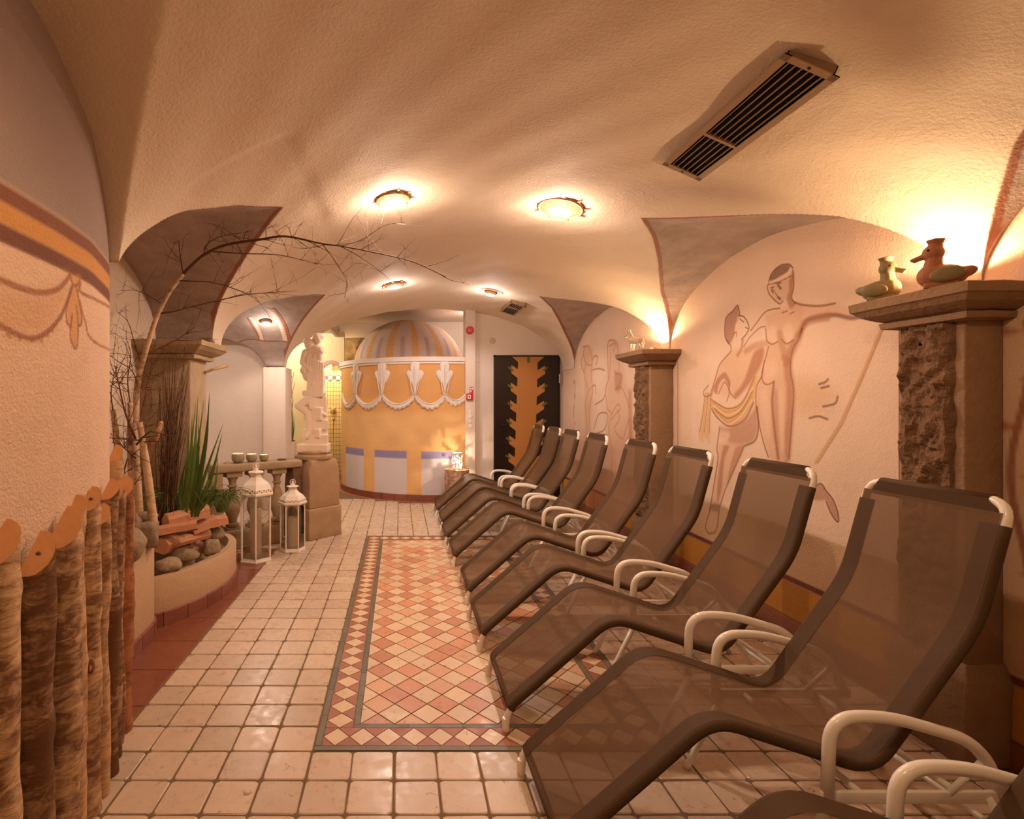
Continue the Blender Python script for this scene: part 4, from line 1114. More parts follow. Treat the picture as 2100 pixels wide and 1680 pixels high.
# ------------------------------------------------------------------ ducks and horse on the capitals
def duck(label, mat, loc, rz, s=1.0, wing=True):
    t = thing('clay_duck', label, 'duck figurine', loc, rz)
    m = MB()
    m.ell((-.005, 0, .040), (.062, .040, .041)); m.ell((.022, 0, .045), (.042, .036, .042)); m.ell((-.055, 0, .047), (.034, .02, .02), rot=Matrix.Rotation(.3, 3, 'Y'))
    m.cone((.022, 0, .07), (.018, 0, .105), .027, .022); m.ell((.020, 0, .125), (.030, .027, .030)); m.cone((.016, 0, .14), (.014, 0, .158), .021, .019)
    m.cone((.044, 0, .117), (.075, 0, .108), .010, .0055); m.cone((.044, 0, .112), (.068, 0, .100), .007, .004)
    m.bb(-.04, .045, -.028, .028, 0, .012)
    for v in range(len(m.v)): m.v[v] = tuple(c*s for c in m.v[v])
    o = m.build('duck_body', mat, t, True); remesh(o, .0028*s, 3)
    q = MB().lathe([(.019*s, .155*s), (.025*s, .170*s), (.021*s, .170*s), (.016*s, .158*s)], 16, (.014*s, 0, 0), cap=False); q.build('spout_rim', mat, t, angle=50)
    for sg in (-1, 1):
        w = MB().ell((-.012*s, sg*.036*s, .042*s), (.046*s, .010*s, .026*s), rot=Matrix.Rotation(.12, 3, 'Y')); w.build('wing', M['duck_a'] if wing else mat, t, True)
        MB().ell((.034*s, sg*.022*s, .132*s), (.004*s, .004*s, .004*s), 8, 6).build('eye', M['dark'], t, True)
    return t
ZC = 1.7165
duck('small green clay duck at the far end of the stone capital', M['duck_a'], (1.965, 2.17, ZC), math.radians(-62), 1.0, False)
duck('red clay duck with green wing, perched on the stone capital near the light', M['duck_b'], (1.965, 1.93, ZC), math.radians(138), 1.04)
t_ = thing('clay_horse', 'mottled clay horse figurine standing on the stone capital', 'horse figurine', (1.93, 4.35, ZC), math.radians(105))
m = MB()
m.cone((-.045,0,.085), (.045,0,.098), .030, .031); m.cone((.05,0,.10), (.085,0,.150), .024, .017); m.cone((.088,0,.158), (.125,0,.138), .017, .010)
m.cone((.082,.008,.17), (.078,.010,.192), .006, .003); m.cone((.082,-.008,.17), (.078,-.010,.192), .006, .003)
m.cone((-.07,0,.10), (-.095,0,.05), .010, .006)
for x, y in ((-.05,.016),(-.05,-.016),(.045,.016),(.045,-.016)): m.cone((x,y,.075), (x*1.08,y,.04), .013, .008); m.cone((x*1.08,y,.04), (x*1.05,y,.008), .008, .009)
for k in range(5): m.cone((.045+k*.009,0,.125+k*.012), (.036+k*.009,0,.132+k*.012), .008, .005)
o = m.build('horse_body', M['clay_white'], t_, True); remesh(o, .003, 2)
MB().bb(-.07, .07, -.03, .03, 0, .006).build('base', M['clay_white'], t_)
# up-lights standing on the capitals behind the figurines
def uplight(label, x, y, w):
    t = thing('uplight', label, 'uplight', (x, y, ZC))
    MB().lathe([(.03,0),(.034,.004),(.034,.028),(.030,.034),(.026,.034),(.024,.022)], 18, cap=False).build('housing', M['vent_metal'], t, angle=40)
    MB().lathe([(.0,.0),(.024,.0)], 18, (0,0,.02), cap=False).build('lens', M['bulb'], t)
    point_light('uplight_lamp', (0, 0, .055), w, AMBER, .022, t, 172, (-.25, 0, 1), .25)
uplight('small uplight glowing on the capital behind the ducks', 2.075, 2.035, UP_W)
uplight('small uplight glowing on the capital behind the horse figurine', 2.07, 4.33, UP_W)

# ------------------------------------------------------------------ ceiling lamps
def ceiling_lamp(label, px, py, style, r=.135, watts=LAMP_W, pos=None, color=WARM, glow=.22, cone=158):
    p = pos or ceil_at(px, py); nr = ceil_normal(p)
    t = thing('ceiling_lamp', label, 'ceiling lamp', p)
    q = Vector(nr).to_track_quat('Z', 'Y'); t.rotation_euler = q.to_euler()
    if style == 'sun':
        m = MB(); m.lathe([(.05,.012),(.055,.034),(.075,.036),(.10,.022),(r-.012,.014),(r,.018),(r+.004,.006),(r,-.004)], 32, cap=False); m.build('sun_plaque', M['terra'], t, angle=35)
        for k in range(9):
            a = 2*math.pi*k/9+.3; m = MB(); d = Vector((math.cos(a), math.sin(a), 0)); s_ = Vector((-d.y, d.x, 0))
            m.add([d*r-s_*.016+Vector((0,0,.0)), d*r+s_*.016, d*(r+.045)+s_*.014, d*r-s_*.016+Vector((0,0,.012)), d*r+s_*.016+Vector((0,0,.012)), d*(r+.045)+s_*.014+Vector((0,0,.008))], [(0,1,2),(5,4,3),(0,3,4,1),(1,4,5,2),(2,5,3,0)])
            m.build('sun_ray', M['terra'], t)
        for k in range(16):
            a = 2*math.pi*k/16; d = Vector((math.cos(a), math.sin(a), 0)); MB().cone(d*.062+Vector((0,0,.034)), d*.098+Vector((0,0,.020)), .006, .004, 6).build('ridge', M['terra'], t, True)
    elif style == 'ring':
        for rr in (.07, .098, .125): MB().tube([(rr*math.cos(a), rr*math.sin(a), .002) for a in np.linspace(0, 2*math.pi, 33)[:-1]], .005, 6, closed=True).build('painted_ring', M['terra'], t, True)
    MB().lathe([(.058,-.005),(.058,.036),(.052,.040),(.046,.036),(.044,.02)], 24, cap=False).build('bezel', M['vent_metal'], t, angle=40)
    MB().lathe([(.0,.0),(.046,.0)], 24, (0,0,.034), cap=False).build('lens', M['bulb'], t)
    point_light('lamp_beam', (0, 0, .06), watts, color, .03, t, cone, (0, 0, 1), .3)
    point_light('lamp_glow', (0, 0, .12), watts*glow, color, .03, t)
    return t
ceiling_lamp('glowing ceiling spot with small painted rays near the birch branch', 805, 405, 'sun', .09, LAMP_W)
ceiling_lamp('ceiling spot in a terracotta sun plaque next to the long vent', 1150, 424, 'sun', .135, LAMP_W)
ceiling_lamp('ceiling spot in a terracotta sun plaque above the statue walkway', 808, 583, 'sun', .12, LAMP_W*.62, color=FARC)
ceiling_lamp('ceiling spot ringed by painted circles near the small vent', 1007, 598, 'ring', .12, LAMP_W*.62, color=FARC)
ceiling_lamp('ceiling spot between painted frame bands over the balustrade alcove', 545, 658, 'plain', watts=LAMP_W*.42, color=SOFT)
# spots of the same grid over the near part of the room
for (x, y, w, where) in ((-.05, .55, .72, 'towards the log palisade'), (.98, .55, .10, 'over the loungers'), (.45, -1.5, .3, 'closest to the rear wall')):
    p = Vector((x, y, float(vault_z(x, y))-.004))
    ceiling_lamp('sun plaque ceiling spot in the dim near vault, '+where, 0, 0, 'sun', .11, LAMP_W*w, p, AMBER, .12, 172)['group'] = 'near ceiling spots'
# passage and shower lamps
def plain_spot(label, x, y, z, w, col):
    t = thing('ceiling_lamp', label, 'ceiling lamp', (x, y, z)); t.rotation_euler = (math.pi, 0, 0)
    MB().lathe([(.05,-.002),(.05,.02),(.04,.022),(.038,.012)], 20, cap=False).build('bezel', M['vent_metal'], t, angle=40)
    MB().lathe([(.0,.0),(.042,.0)], 20, (0,0,.016), cap=False).build('lens', M['bulb'], t)
    point_light('lamp_glow', (0, 0, .07), w, col, .03, t)
NEU = (1.0, .88, .80)
plain_spot('bright spot in the ceiling of the tiled shower niche', -1.15, 9.15, 2.42, 40, (1, .90, .70))
plain_spot('spot in the passage ceiling in front of the shower arch', -1.75, 7.9, 2.42, 34, (1, .90, .70))
plain_spot('added unseen spot over the domed drum', 1.2, 8.1, 2.68, 16, NEU)  # hidden lamp added to brighten the dome side and far wall
plain_spot('spot in the alcove vault behind the balustrade', -2.35, 5.2, float(vault_z(-2.35, 5.2)), 17, NEU)

# painted frame bands on the alcove vault round the lamp
def vault_ribbon(name, pts, w, mat):
    q = [ceil_at(*p) for p in pts]; q = catmull(q, 5); vs = []; fs = []
    for i, p in enumerate(q):
        d = (q[min(i+1, len(q)-1)]-q[max(i-1, 0)]).normalized(); nr = ceil_normal(p); s_ = d.cross(nr).normalized()
        for k in (-.5, .5):
            v = p+s_*w*k; v.z = float(vault_z(v.x, v.y))-.003; vs.append(v)
        if i: fs.append((2*i-2, 2*i, 2*i+1, 2*i-1))
    return MB().add(vs, fs).build(name, mat, ceiling)
M['paint_red'] = simple('red_line_paint', (164, 104, 80), .8, .1, 20, .1); M['paint_cream'] = simple('cream_band_paint', (226, 202, 184), .8, .05, 20, .1); M['paint_ochre'] = simple('ochre_fill_paint', (202, 152, 112), .8, .1, 10, .1)
vault_ribbon('painted_band', [(558,632),(572,648),(583,668),(590,688),(594,698)], .05, M['paint_red'])
vault_ribbon('painted_band', [(552,632),(566,650),(577,670),(585,698)], .055, M['paint_cream'])
vault_ribbon('painted_band', [(513,650),(523,666),(533,684),(537,698)], .045, M['paint_cream'])
vault_ribbon('painted_band', [(509,652),(519,668),(529,686),(533,698)], .025, M['paint_red'])
vault_ribbon('painted_line', [(460,697),(500,698),(550,699),(598,700)], .02, M['paint_red'])
# ------------------------------------------------------------------ vents
def vent(label, c, w, l, tilt, nslat, bars, depth=.03):
    t = thing('vent_grille', label, 'vent', c); t.rotation_euler = (0, tilt, 0)
    fw = .026 if w > .15 else .02
    m = MB(); m.bb(-w/2, -w/2+fw, -l/2, l/2, -.004, 0); m.bb(w/2-fw, w/2, -l/2, l/2, -.004, 0); m.bb(-w/2, w/2, -l/2, -l/2+fw, -.004, 0); m.bb(-w/2, w/2, l/2-fw, l/2, -.004, 0)
    m.build('frame', M['vent_metal'], t)
    m = MB(); e = .012; m.bb(-w/2+e, -w/2+e+.004, -l/2+e, l/2-e, 0, depth+.03); m.bb(w/2-e-.004, w/2-e, -l/2+e, l/2-e, 0, depth+.03); m.bb(-w/2+e, w/2-e, -l/2+e, -l/2+e+.004, 0, depth+.03); m.bb(-w/2+e, w/2-e, l/2-e-.004, l/2-e, 0, depth+.03)
    m.build('duct_collar', M['stone'], t)
    MB().bb(-w/2+e+.004, w/2-e-.004, -l/2+e+.004, l/2-e-.004, .0125, .0145).build('duct_shade', M['dark'], t)  # black sheet standing in for the shade inside the duct
    for b in bars: MB().bb(-w/2+fw, w/2-fw, b*l-.007, b*l+.007, -.003, .012).build('cross_bar', M['vent_metal'], t)
    iw = w-2*fw
    for k in range(nslat):
        x = -iw/2+iw*(k+.5)/nslat
        MB().box((x, 0, .004), (.0028, l-2*fw, .010), Matrix.Rotation(.12, 3, 'Y')).build('slat', M['vent_metal'], t)
    for s_ in (-1, 1): MB().lathe([(.005,0),(.005,.002)], 10, (0, s_*(l/2-fw/2), -.006)).build('screw', M['dark'], t)
vent('long metal vent grille with dark slots set in the vault', (1.338, 2.127, 2.396), .194, .806, math.radians(24), 6, (.12,))
vent('small vent grille in the vault beside the door', (1.315, 6.22, 2.394), .195, .62, math.radians(18), 6, (-.06,))

# ------------------------------------------------------------------ stump stool and pierced lamp
p = at(937, 960, 6.72); sx, sy_ = at(937, 0, 6.72).x, 6.72; hz = at(0, 966, 6.55).z
t_ = thing('stump_stool', 'tree stump stool with pale ribbed bark by the drum', 'stool', (sx, sy_, 0))
m = MB(); n = 48; pr = []
for j in range(11):
    for k in range(n):
        a = 2*math.pi*k/n; r_ = .155*(1+.05*noise.noise((math.cos(a)*2, math.sin(a)*2, j*.2))+.02*noise.noise((math.cos(a)*9, math.sin(a)*9, j*.9))); pr.append((r_*math.cos(a), r_*math.sin(a), hz*j/10))
m.add(pr, [(j*n+k, j*n+(k+1)%n, (j+1)*n+(k+1)%n, (j+1)*n+k) for j in range(10) for k in range(n)]); m.build('bark', M['stump'], t_, True)
MB().lathe([(0,hz),(.12,hz+.002),(.157,hz-.002)], 48, cap=False).build('cut_top', M['cutwood'], t_, angle=60)
t_ = thing('pierced_lamp', 'white pierced cylinder lamp glowing on the tree stump', 'table lamp', (sx+.005, sy_, hz+.003))
LR, LH = .062, .205
m = MB(); na_, nh = 44, 26; RP = random.Random(5)
holes = [(RP.uniform(0, 2*math.pi), RP.uniform(.02, LH-.02), RP.uniform(.007, .013)) for _ in range(120)]
vs = [(LR*math.cos(2*math.pi*i/na_), LR*math.sin(2*math.pi*i/na_), LH*j/nh) for j in range(nh+1) for i in range(na_)]; fs = []
for j in range(nh):
    for i in range(na_):
        a, z = 2*math.pi*(i+.5)/na_, LH*(j+.5)/nh
        if 1 < j < nh-2 and any(((((a-h[0]+math.pi) % (2*math.pi))-math.pi)*LR)**2+(z-h[1])**2 < h[2]**2 for h in holes): continue
        fs.append((j*na_+i, j*na_+(i+1)%na_, (j+1)*na_+(i+1)%na_, (j+1)*na_+i))
m.add(vs, fs); m.build('pierced_shade', M['white'], t_, True)
MB().lathe([(LR+.001,0),(LR+.002,.008),(LR+.001,.012)], 44).build('base_ring', M['white'], t_, angle=40)
MB().ell((0, 0, .05), (.012, .012, .018)).build('bulb', M['lampshine'], t_, True)
point_light('lamp_glow', (0, 0, .105), 5.0, (1, .84, .6), .004, t_)

# ------------------------------------------------------------------ pedestal, statue, balustrade
pc = Vector((-.85, 5.26)); q45 = math.radians(45)
t_ = thing('stone_pedestal', 'square sandstone pedestal set corner-on beneath the pale statue', 'pedestal', (pc.x, pc.y, 0), q45)
m = MB(); loft_rect(m, [(-.195,.195,-.195,.195,0),(-.192,.192,-.192,.192,.285),(-.182,.182,-.182,.182,.292)]); o = m.build('plinth', M['stone_lit'], t_); bevel(o, .006); subdivide_noise(o, 2, .006, 12)
m = MB(); loft_rect(m, [(-.18,.18,-.18,.18,.293),(-.178,.178,-.178,.178,.66),(-.16,.16,-.178,.178,.70),(-.15,.15,-.165,.165,.752)]); o = m.build('die_block', M['stone_lit'], t_); bevel(o, .008); subdivide_noise(o, 2, .006, 10)
MB().lathe([(.185,.752),(.19,.765),(.188,.785),(.16,.795),(.155,.80),(.165,.815),(.16,.828),(.145,.832)], 32).build('round_moulding', M['stone_lit'], t_, angle=45)
t_ = thing('statue', 'pale stone sculpture of entwined figures on a rocky support', 'statue', (pc.x, pc.y, .832))
SC = 5.26/F_PX
def sp(x, y, d=0): return Vector(((x-650)*SC, d, (923-y)*SC))
m = MB()
m.box(sp(650, 918), (62*SC, .25, 16*SC))
for (x, y, w, h, d, rz_) in ((656, 904, 46, 26, .2, .1), (653, 888, 39, 18, .19, -.35), (657, 871, 40, 20, .17, .3), (654, 849, 38, 26, .18, -.25), (655, 827, 36, 24, .16, .35)): m.box(sp(x, y), (w*SC, d, h*SC), Matrix.Rotation(rz_, 3, 'Z'))
C_ = lambda a, b, ra, rb: m.cone(a, b, ra*SC, rb*SC)
C_(sp(652,812), sp(655,780), 18, 19); C_(sp(655,780), sp(652,745), 19, 16); C_(sp(652,745), sp(654,728), 16, 12); C_(sp(640,770,-.02), sp(637,742,-.02), 13, 12); C_(sp(637,742,-.02), sp(641,730,-.02), 12, 9)
C_(sp(632,760,-.05), sp(636,752,-.05), 9, 8)                       # near figure bosom
C_(sp(662,728,-.03), sp(666,765,-.06), 7, 6); C_(sp(666,765,-.06), sp(650,790,-.08), 6, 5)   # arm
C_(sp(632,724,-.04), sp(628,745,-.06), 6, 5); C_(sp(628,745,-.06), sp(645,760,-.08), 5, 5)
C_(sp(656,718), sp(657,702), 5, 5); m.ell(sp(656,695), (10*SC, 11*SC, 12*SC)); m.ell(sp(660,690,.02), (10*SC, 11*SC, 8*SC)); m.ell(sp(655,716), (17*SC, 14*SC, 9*SC))
C_(sp(642,722,-.02), sp(642,712,-.02), 5, 5); m.ell(sp(641,707,-.03), (9.5*SC, 10*SC, 11*SC)); m.ell(sp(638,701,-.02), (10*SC, 11*SC, 7.5*SC)); m.cone(sp(634,722,-.03), sp(664,722,-.03), 6*SC, 7*SC)
m.ell(sp(650.5,694,-.035), (2*SC, 3*SC, 2*SC)); m.ell(sp(636,706,-.06), (2*SC, 3*SC, 2*SC))
C_(sp(645,815,-.05), sp(623,832,-.09), 11, 9); C_(sp(623,832,-.09), sp(640,848,-.08), 9, 6); C_(sp(640,848,-.08), sp(644,885,-.09), 6, 4.5); C_(sp(644,885,-.09), sp(640,896,-.12), 5, 3.5)
C_(sp(668,800,-.02), sp(674,832,-.03), 7, 5); C_(sp(674,832,-.03), sp(672,880,-.03), 5, 5)
for k in range(7): C_(sp(640+k*5, 735+k*2, -.075), sp(643+k*4.4, 812, -.085), 2.6, 3.4)   # drapery folds
C_(sp(634,806,-.07), sp(670,806,-.05), 6, 5); C_(sp(666,846,-.08), sp(676,852,-.05), 4, 3)
o = m.build('figures', M['statue'], t_, True); remesh(o, .0055, 4)
# balustrade
RA, RB = Vector((-.98, 5.13)), Vector((-1.66, 4.64)); rd = (RB-RA); RLn = rd.length; rang = math.atan2(rd.y, rd.x)
t_ = thing('balustrade', 'low stone balustrade between pedestal and pillar', 'balustrade', (RA.x, RA.y, 0), rang)
o = MB().bb(0, RLn, -.10, .10, .688, .758).build('rail', M['stone_left'], t_); bevel(o, .014); subdivide_noise(o, 3, .004, 10)
o = MB().bb(0, RLn, -.085, .085, .0, .17).build('base_rail', M['stone_left'], t_); bevel(o, .01); subdivide_noise(o, 2, .006, 10)
for s_ in (.26, .52, .76): 
    b = MB(); x = s_*RLn
    b.lathe([(.045,.19),(.06,.20),(.06,.22),(.038,.235),(.042,.27),(.066,.33),(.068,.38),(.045,.46),(.027,.52),(.032,.545),(.048,.555),(.03,.565),(.034,.60),(.055,.64)], 16, (x, 0, 0)); b.bb(x-.065, x+.065, -.065, .065, .17, .192); b.bb(x-.07, x+.07, -.065, .065, .64, .69)
    b.build('baluster', M['stone_left'], t_, angle=40)
o = MB().bb(.0, .10, -.08, .08, .17, .69).build('end_block', M['stone_dark'], t_); bevel(o, .012); subdivide_noise(o, 3, .015, 9)
o = MB().bb(RLn-.10, RLn, -.08, .08, .17, .69).build('end_block', M['stone_left'], t_); bevel(o, .012); subdivide_noise(o, 3, .012, 9)
# tealight bowls on the rail
for s_, r_, lab in ((.70, .058, 'largest grey tealight bowl glowing on the balustrade rail'), (.55, .050, 'middle grey tealight bowl glowing on the balustrade rail'), (.41, .042, 'smallest grey tealight bowl glowing on the balustrade rail, nearest the statue')):
    P_ = RA+rd*s_; t_ = thing('tealight_bowl', lab, 'candle bowl', (P_.x, P_.y, .759), 0, 'tealight bowls on the rail')
    k = r_/.058
    MB().lathe([(0,0),(.034*k,0),(.05*k,.018*k),(.058*k,.045*k),(.055*k,.07*k),(.050*k,.084*k),(.046*k,.084*k),(.050*k,.068*k),(.052*k,.045*k),(.04*k,.02*k),(0,.014*k)], 28, cap=False).build('bowl', M['bronze'], t_, True)
    MB().lathe([(0,.055*k),(.030*k,.055*k),(.030*k,.02*k)], 20, cap=False).build('tealight', M['candle'], t_, angle=40)
    MB().ell((0,0,.068*k), (.006*k,.006*k,.013*k), 8, 6).build('flame', M['flame'], t_, True)
    point_light('flame_glow', (0, 0, .075*k), 1.5, (1, .66, .34), .008, t_)
P_ = RA+rd*.86; m = MB(); m.add([(0,0,0),(.03,.012,.004),(.06,0,.016),(.03,-.012,.006),(.0,0,.003),(.03,.012,.007),(.06,0,.019),(.03,-.012,.009)], [(3,2,1,0),(4,5,6,7),(0,1,5,4),(1,2,6,5),(2,3,7,6),(3,0,4,7)])
tag(m.build('dried_leaf', M['sandal'], None, True, (P_.x, P_.y, .762)), 'small curled dried leaf lying on the balustrade rail', 'leaf')
P_ = RA+rd*.20; m = MB().lathe([(0,0),(.035,0),(.045,.008),(.042,.009),(.03,.004),(0,.003)], 20, cap=False)
tag(m.build('small_dish', M['stone'], None, True, (P_.x, P_.y, .762)), 'shallow stone dish on the balustrade rail next to the pedestal', 'dish')

# ------------------------------------------------------------------ lanterns
def lantern(label, loc, rz, Rb, eave, top, ch):
    t = thing('lantern', label, 'lantern', loc, rz)
    hexp = lambda r_, z: [Vector((r_*math.cos(math.pi/3*k), r_*math.sin(math.pi/3*k), z)) for k in range(6)]
    def loft(m, secs):
        vs = []; fs = []
        for r_, z in secs: vs += hexp(r_, z)
        for i in range(len(secs)-1):
            for k in range(6): fs.append((i*6+k, i*6+(k+1)%6, (i+1)*6+(k+1)%6, (i+1)*6+k))
        fs += [tuple(range(5,-1,-1)), tuple((len(secs)-1)*6+k for k in range(6))]; return m.add(vs, fs)
    k = Rb/.14
    loft(MB(), [(Rb*1.04,0),(Rb*1.06,.012),(Rb*1.02,.02),(Rb*1.0,.034)]).build('base', M['lantern_white'], t)
    for i, p_ in enumerate(hexp(Rb*.97, 0)):
        MB().box((p_.x, p_.y, (eave+.03)/2), (.013*k, .013*k, eave-.03), Matrix.Rotation(math.pi/3*i, 3, 'Z')).build('corner_post', M['lantern_white'], t)
    P0 = hexp(Rb*.955, .036); P1 = hexp(Rb*.955, eave-.004)
    for i in range(6):
        MB().add([P0[i], P0[(i+1)%6], P1[(i+1)%6], P1[i]], [(0,1,2,3)]).build('glass_pane', M['glass'], t)
        # arched fretwork under the eave
        a, b = P1[i], P1[(i+1)%6]; vs = []; fs = []; n = 10
        for j in range(n+1):
            s_ = j/n; d = .012*k+.05*k*abs(2*s_-1)**2.2; q = a.lerp(b, s_); vs += [q+Vector((0,0,.006)), q-Vector((0,0,d))]
            if j: fs.append((2*j-2, 2*j-1, 2*j+1, 2*j))
        MB().add(vs, fs).build('fretwork', M['lantern_white'], t)
    rf = loft(MB(), [(Rb*1.0,eave-.004),(Rb*1.16,eave),(Rb*1.18,eave+.014),(Rb*1.12,eave+.018),(Rb*1.08,eave+.05*k),(Rb*.86,eave+.092*k),(Rb*.52,eave+.125*k),(Rb*.36,eave+.15*k),(Rb*.33,eave+.185*k),(Rb*.52,eave+.188*k),(Rb*.52,eave+.196*k),(Rb*.2,eave+.205*k),(Rb*.13,eave+.225*k)]).build('roof', M['lantern_white'], t)
    E0 = hexp(Rb*1.115, eave+.022); E1 = hexp(Rb*1.085, eave+.052*k)
    for i in range(6):
        for j in range(7):
            s_ = (j+.5)/7; q = E0[i].lerp(E0[(i+1)%6], s_).lerp(E1[i].lerp(E1[(i+1)%6], s_), .3+.45*(j % 2)); nrm_ = Vector((math.cos(math.pi/3*(i+.5)), math.sin(math.pi/3*(i+.5)), .2))
            mb = MB(); mb.lathe([(0,0),(.0065*k,0)], 8, cap=False); o = mb.build('pierced_hole', M['stone'], rf); o.location = q+nrm_*.0014; o.rotation_euler = nrm_.to_track_quat('Z', 'Y').to_euler()
    z0 = eave+.215*k
    MB().ell((0,0,z0+.022*k), (.014*k,.014*k,.024*k)).build('finial', M['lantern_white'], t, True)
    MB().tube([(.030*k*math.cos(a), 0, z0+.026*k+.030*k*math.sin(a)) for a in np.linspace(0, 2*math.pi, 21)[:-1]], .0035, 6, closed=True).build('carry_ring', M['lantern_white'], t, True)
    c = thing('pillar_candle', 'tall ivory pillar candle inside the large white lantern' if k > .9 else 'short ivory pillar candle inside the small white lantern', 'candle', (loc[0], loc[1], .0345))
    MB().lathe([(0,0),(.045,0),(.045,ch-.008),(.038,ch),(.02,ch-.012),(0,ch-.014)], 28, cap=False).build('wax', M['candle'], c, angle=50)
    MB().tube([(0,0,ch-.014),(.001,0,ch+.004)], .0012, 6).build('wick', M['dark'], c)
    return t
lantern('tall white hexagonal lantern with glass panes beside the low planter', (-1.19, 4.40, 0), math.radians(-15), .132, .545, .81, .40)
lantern('small white hexagonal lantern with glass panes beside the pedestal', (-.945, 4.69, 0), math.radians(8), .108, .415, .63, .26)

# ------------------------------------------------------------------ planters
def planter(name, label, outer, h, soil, soilmat, t_w=.055):
    """outer: polyline of the free edge, closed against the wall behind"""
    t = thing(name, label, 'planter', (outer[len(outer)//2][0], outer[len(outer)//2][1], 0)); O = t.location
    P = [Vector((p.x, p.y)) for p in catmull([Vector((a, b, 0)) for a, b in outer], 6)]
    n = len(P); inn = []
    for i in range(n):
        d = (P[min(i+1, n-1)]-P[max(i-1, 0)]).normalized(); inn.append(P[i]+Vector((-d.y, d.x))*t_w)
    L = lambda v, z: (v.x-O.x, v.y-O.y, z)
    vs = []; fs = []
    for i in range(n):
        o_, q = P[i], inn[i]; m_ = o_.lerp(q, .18)
        vs += [L(o_, .08), L(o_, h-.012), L(m_, h), L(q, h-.002), L(q, soil-.05)]
        if i:
            for j in range(4): b = (i-1)*5+j; fs.append((b, b+5, b+6, b+1))
    MB().add(vs, fs).build('rendered_wall', M['planter'], t, angle=50)
    # skirting tiles
    Ls = [0]
    for a, b in zip(P[:-1], P[1:]): Ls.append(Ls[-1]+(b-a).length)
    nt = max(1, round(Ls[-1]/.155))
    def at_l(l):
        i = int(np.clip(np.searchsorted(Ls, l)-1, 0, n-2)); f = (l-Ls[i])/max(1e-6, Ls[i+1]-Ls[i]); d = (P[i+1]-P[i]).normalized()
        return P[i].lerp(P[i+1], f), Vector((d.y, -d.x))
    for k in range(nt):
        vs = []; fs = []
        for j in range(5):
            p_, nn = at_l(np.clip(Ls[-1]*(k+j/4)/nt+(.002 if j == 0 else -.002 if j == 4 else 0), 0, Ls[-1]-1e-4)); q = p_+nn*.012
            vs += [L(p_, 0), L(q, 0), L(q, .078), L(p_, .084)]
            if j: b = 4*(j-1); fs += [(b+1,b+5,b+6,b+2),(b+2,b+6,b+7,b+3)]
        fs += [(0,1,2,3),(19,18,17,16)]
        MB().add(vs, fs).build('skirting_tile', M['skirt'], t)
    n2 = len(inn); MB().add([L(v, soil) for v in inn], [tuple(range(n2))]).build('soil', soilmat, t)
    return t
planter('tall_planter', 'taller curved plaster planter holding birch trunks and stones', [(-1.745, 2.36), (-1.42, 2.37), (-1.372, 2.50), (-1.36, 2.70), (-1.366, 2.90), (-1.385, 3.00), (-1.44, 3.07), (-1.56, 3.10), (-1.745, 3.10)], .53, .47, M['soil'])
planter('low_planter', 'lower curved plaster planter holding firewood and granite stones', [(-1.52, 3.02), (-1.39, 3.085), (-1.27, 3.28), (-1.20, 3.50), (-1.178, 3.70), (-1.20, 3.90), (-1.27, 4.07), (-1.40, 4.18), (-1.60, 4.22), (-1.80, 4.22)], .285, .215, M['soil'])

# ------------------------------------------------------------------ stones
def stone(label, px, py, Y, rx, ry, rz_, seed, group, zr=None, boxy=.0):
    c = at(px, py, Y)
    bm = bmesh.new(); bmesh.ops.create_icosphere(bm, subdivisions=3, radius=1)
    for v in bm.verts:
        p = v.co.copy()
        if boxy: 
            mx = max(abs(p.x), abs(p.y), abs(p.z)); p = p.lerp(p/mx*.82, boxy)
        d = 1+.22*noise.noise(v.co*1.3+Vector((seed*3.1, 0, 0)))+.07*noise.noise(v.co*4+Vector((0, seed, 0)))
        v.co = Vector((p.x*rx, p.y*ry, p.z*rz_))*d
    me = bpy.data.meshes.new('granite_stone'); bm.to_mesh(me); bm.free(); me.polygons.foreach_set('use_smooth', [True]*len(me.polygons)); me.materials.append(M['granite'])
    o = bpy.data.objects.new('granite_stone', me); link(o); o.location = c; o.rotation_euler = (0, 0, zr if zr is not None else seed*1.7)
    return tag(o, label, 'stone', group)
g1, g2 = 'granite stones in the low planter', 'granite stones in the tall planter'
stone('oval granite stone lying at the inner corner of the low planter', 346, 1158, 3.22, .078, .062, .042, 1, g2 and g1, .6)
stone('long rounded granite stone under the firewood in the low planter', 379, 1139, 3.36, .088, .06, .042, 2, g1, .25)
stone('blocky granite stone on the rim of the low planter', 434, 1122, 3.62, .062, .05, .062, 3, g1, .5, .6)
stone('grey granite stone behind the blocky one in the low planter', 438, 1095, 3.80, .078, .06, .055, 4, g1, .2, .2)
stone('small granite chip half buried in the low planter gravel', 405, 1168, 3.38, .05, .035, .022, 5, g1, .3)
stone('smooth granite boulder at the edge of the tall planter', 262, 1120, 2.68, .088, .072, .082, 6, g2, .3)
stone('square granite block on the rim of the tall planter', 298, 1095, 2.90, .078, .062, .080, 7, g2, .3, .75)
stone('granite stone behind the boulder in the tall planter', 268, 1075, 2.98, .080, .07, .062, 8, g2, 1.0)
stone('granite stone at the foot of the birch trunks', 302, 1062, 3.02, .06, .045, .04, 9, g2, .2, .5)
# cut birch piece standing in the planter
c = at(261, 1060, 2.70); t_ = thing('birch_stub', 'short sawn birch stub standing among the planter stones', 'birch stub', (c.x, c.y, .47))
hst = at(261, 1026, 2.70).z-.47
MB().tube([(0,0,0),(0,0,hst*.5),(0,0,hst)], [.034,.032,.034], 16, cap=False).build('bark', M['birch_pale'], t_, True)
MB().lathe([(0,hst),(.032,hst),(.035,hst-.004)], 16, cap=False).build('cut_face', M['cutwood'], t_)

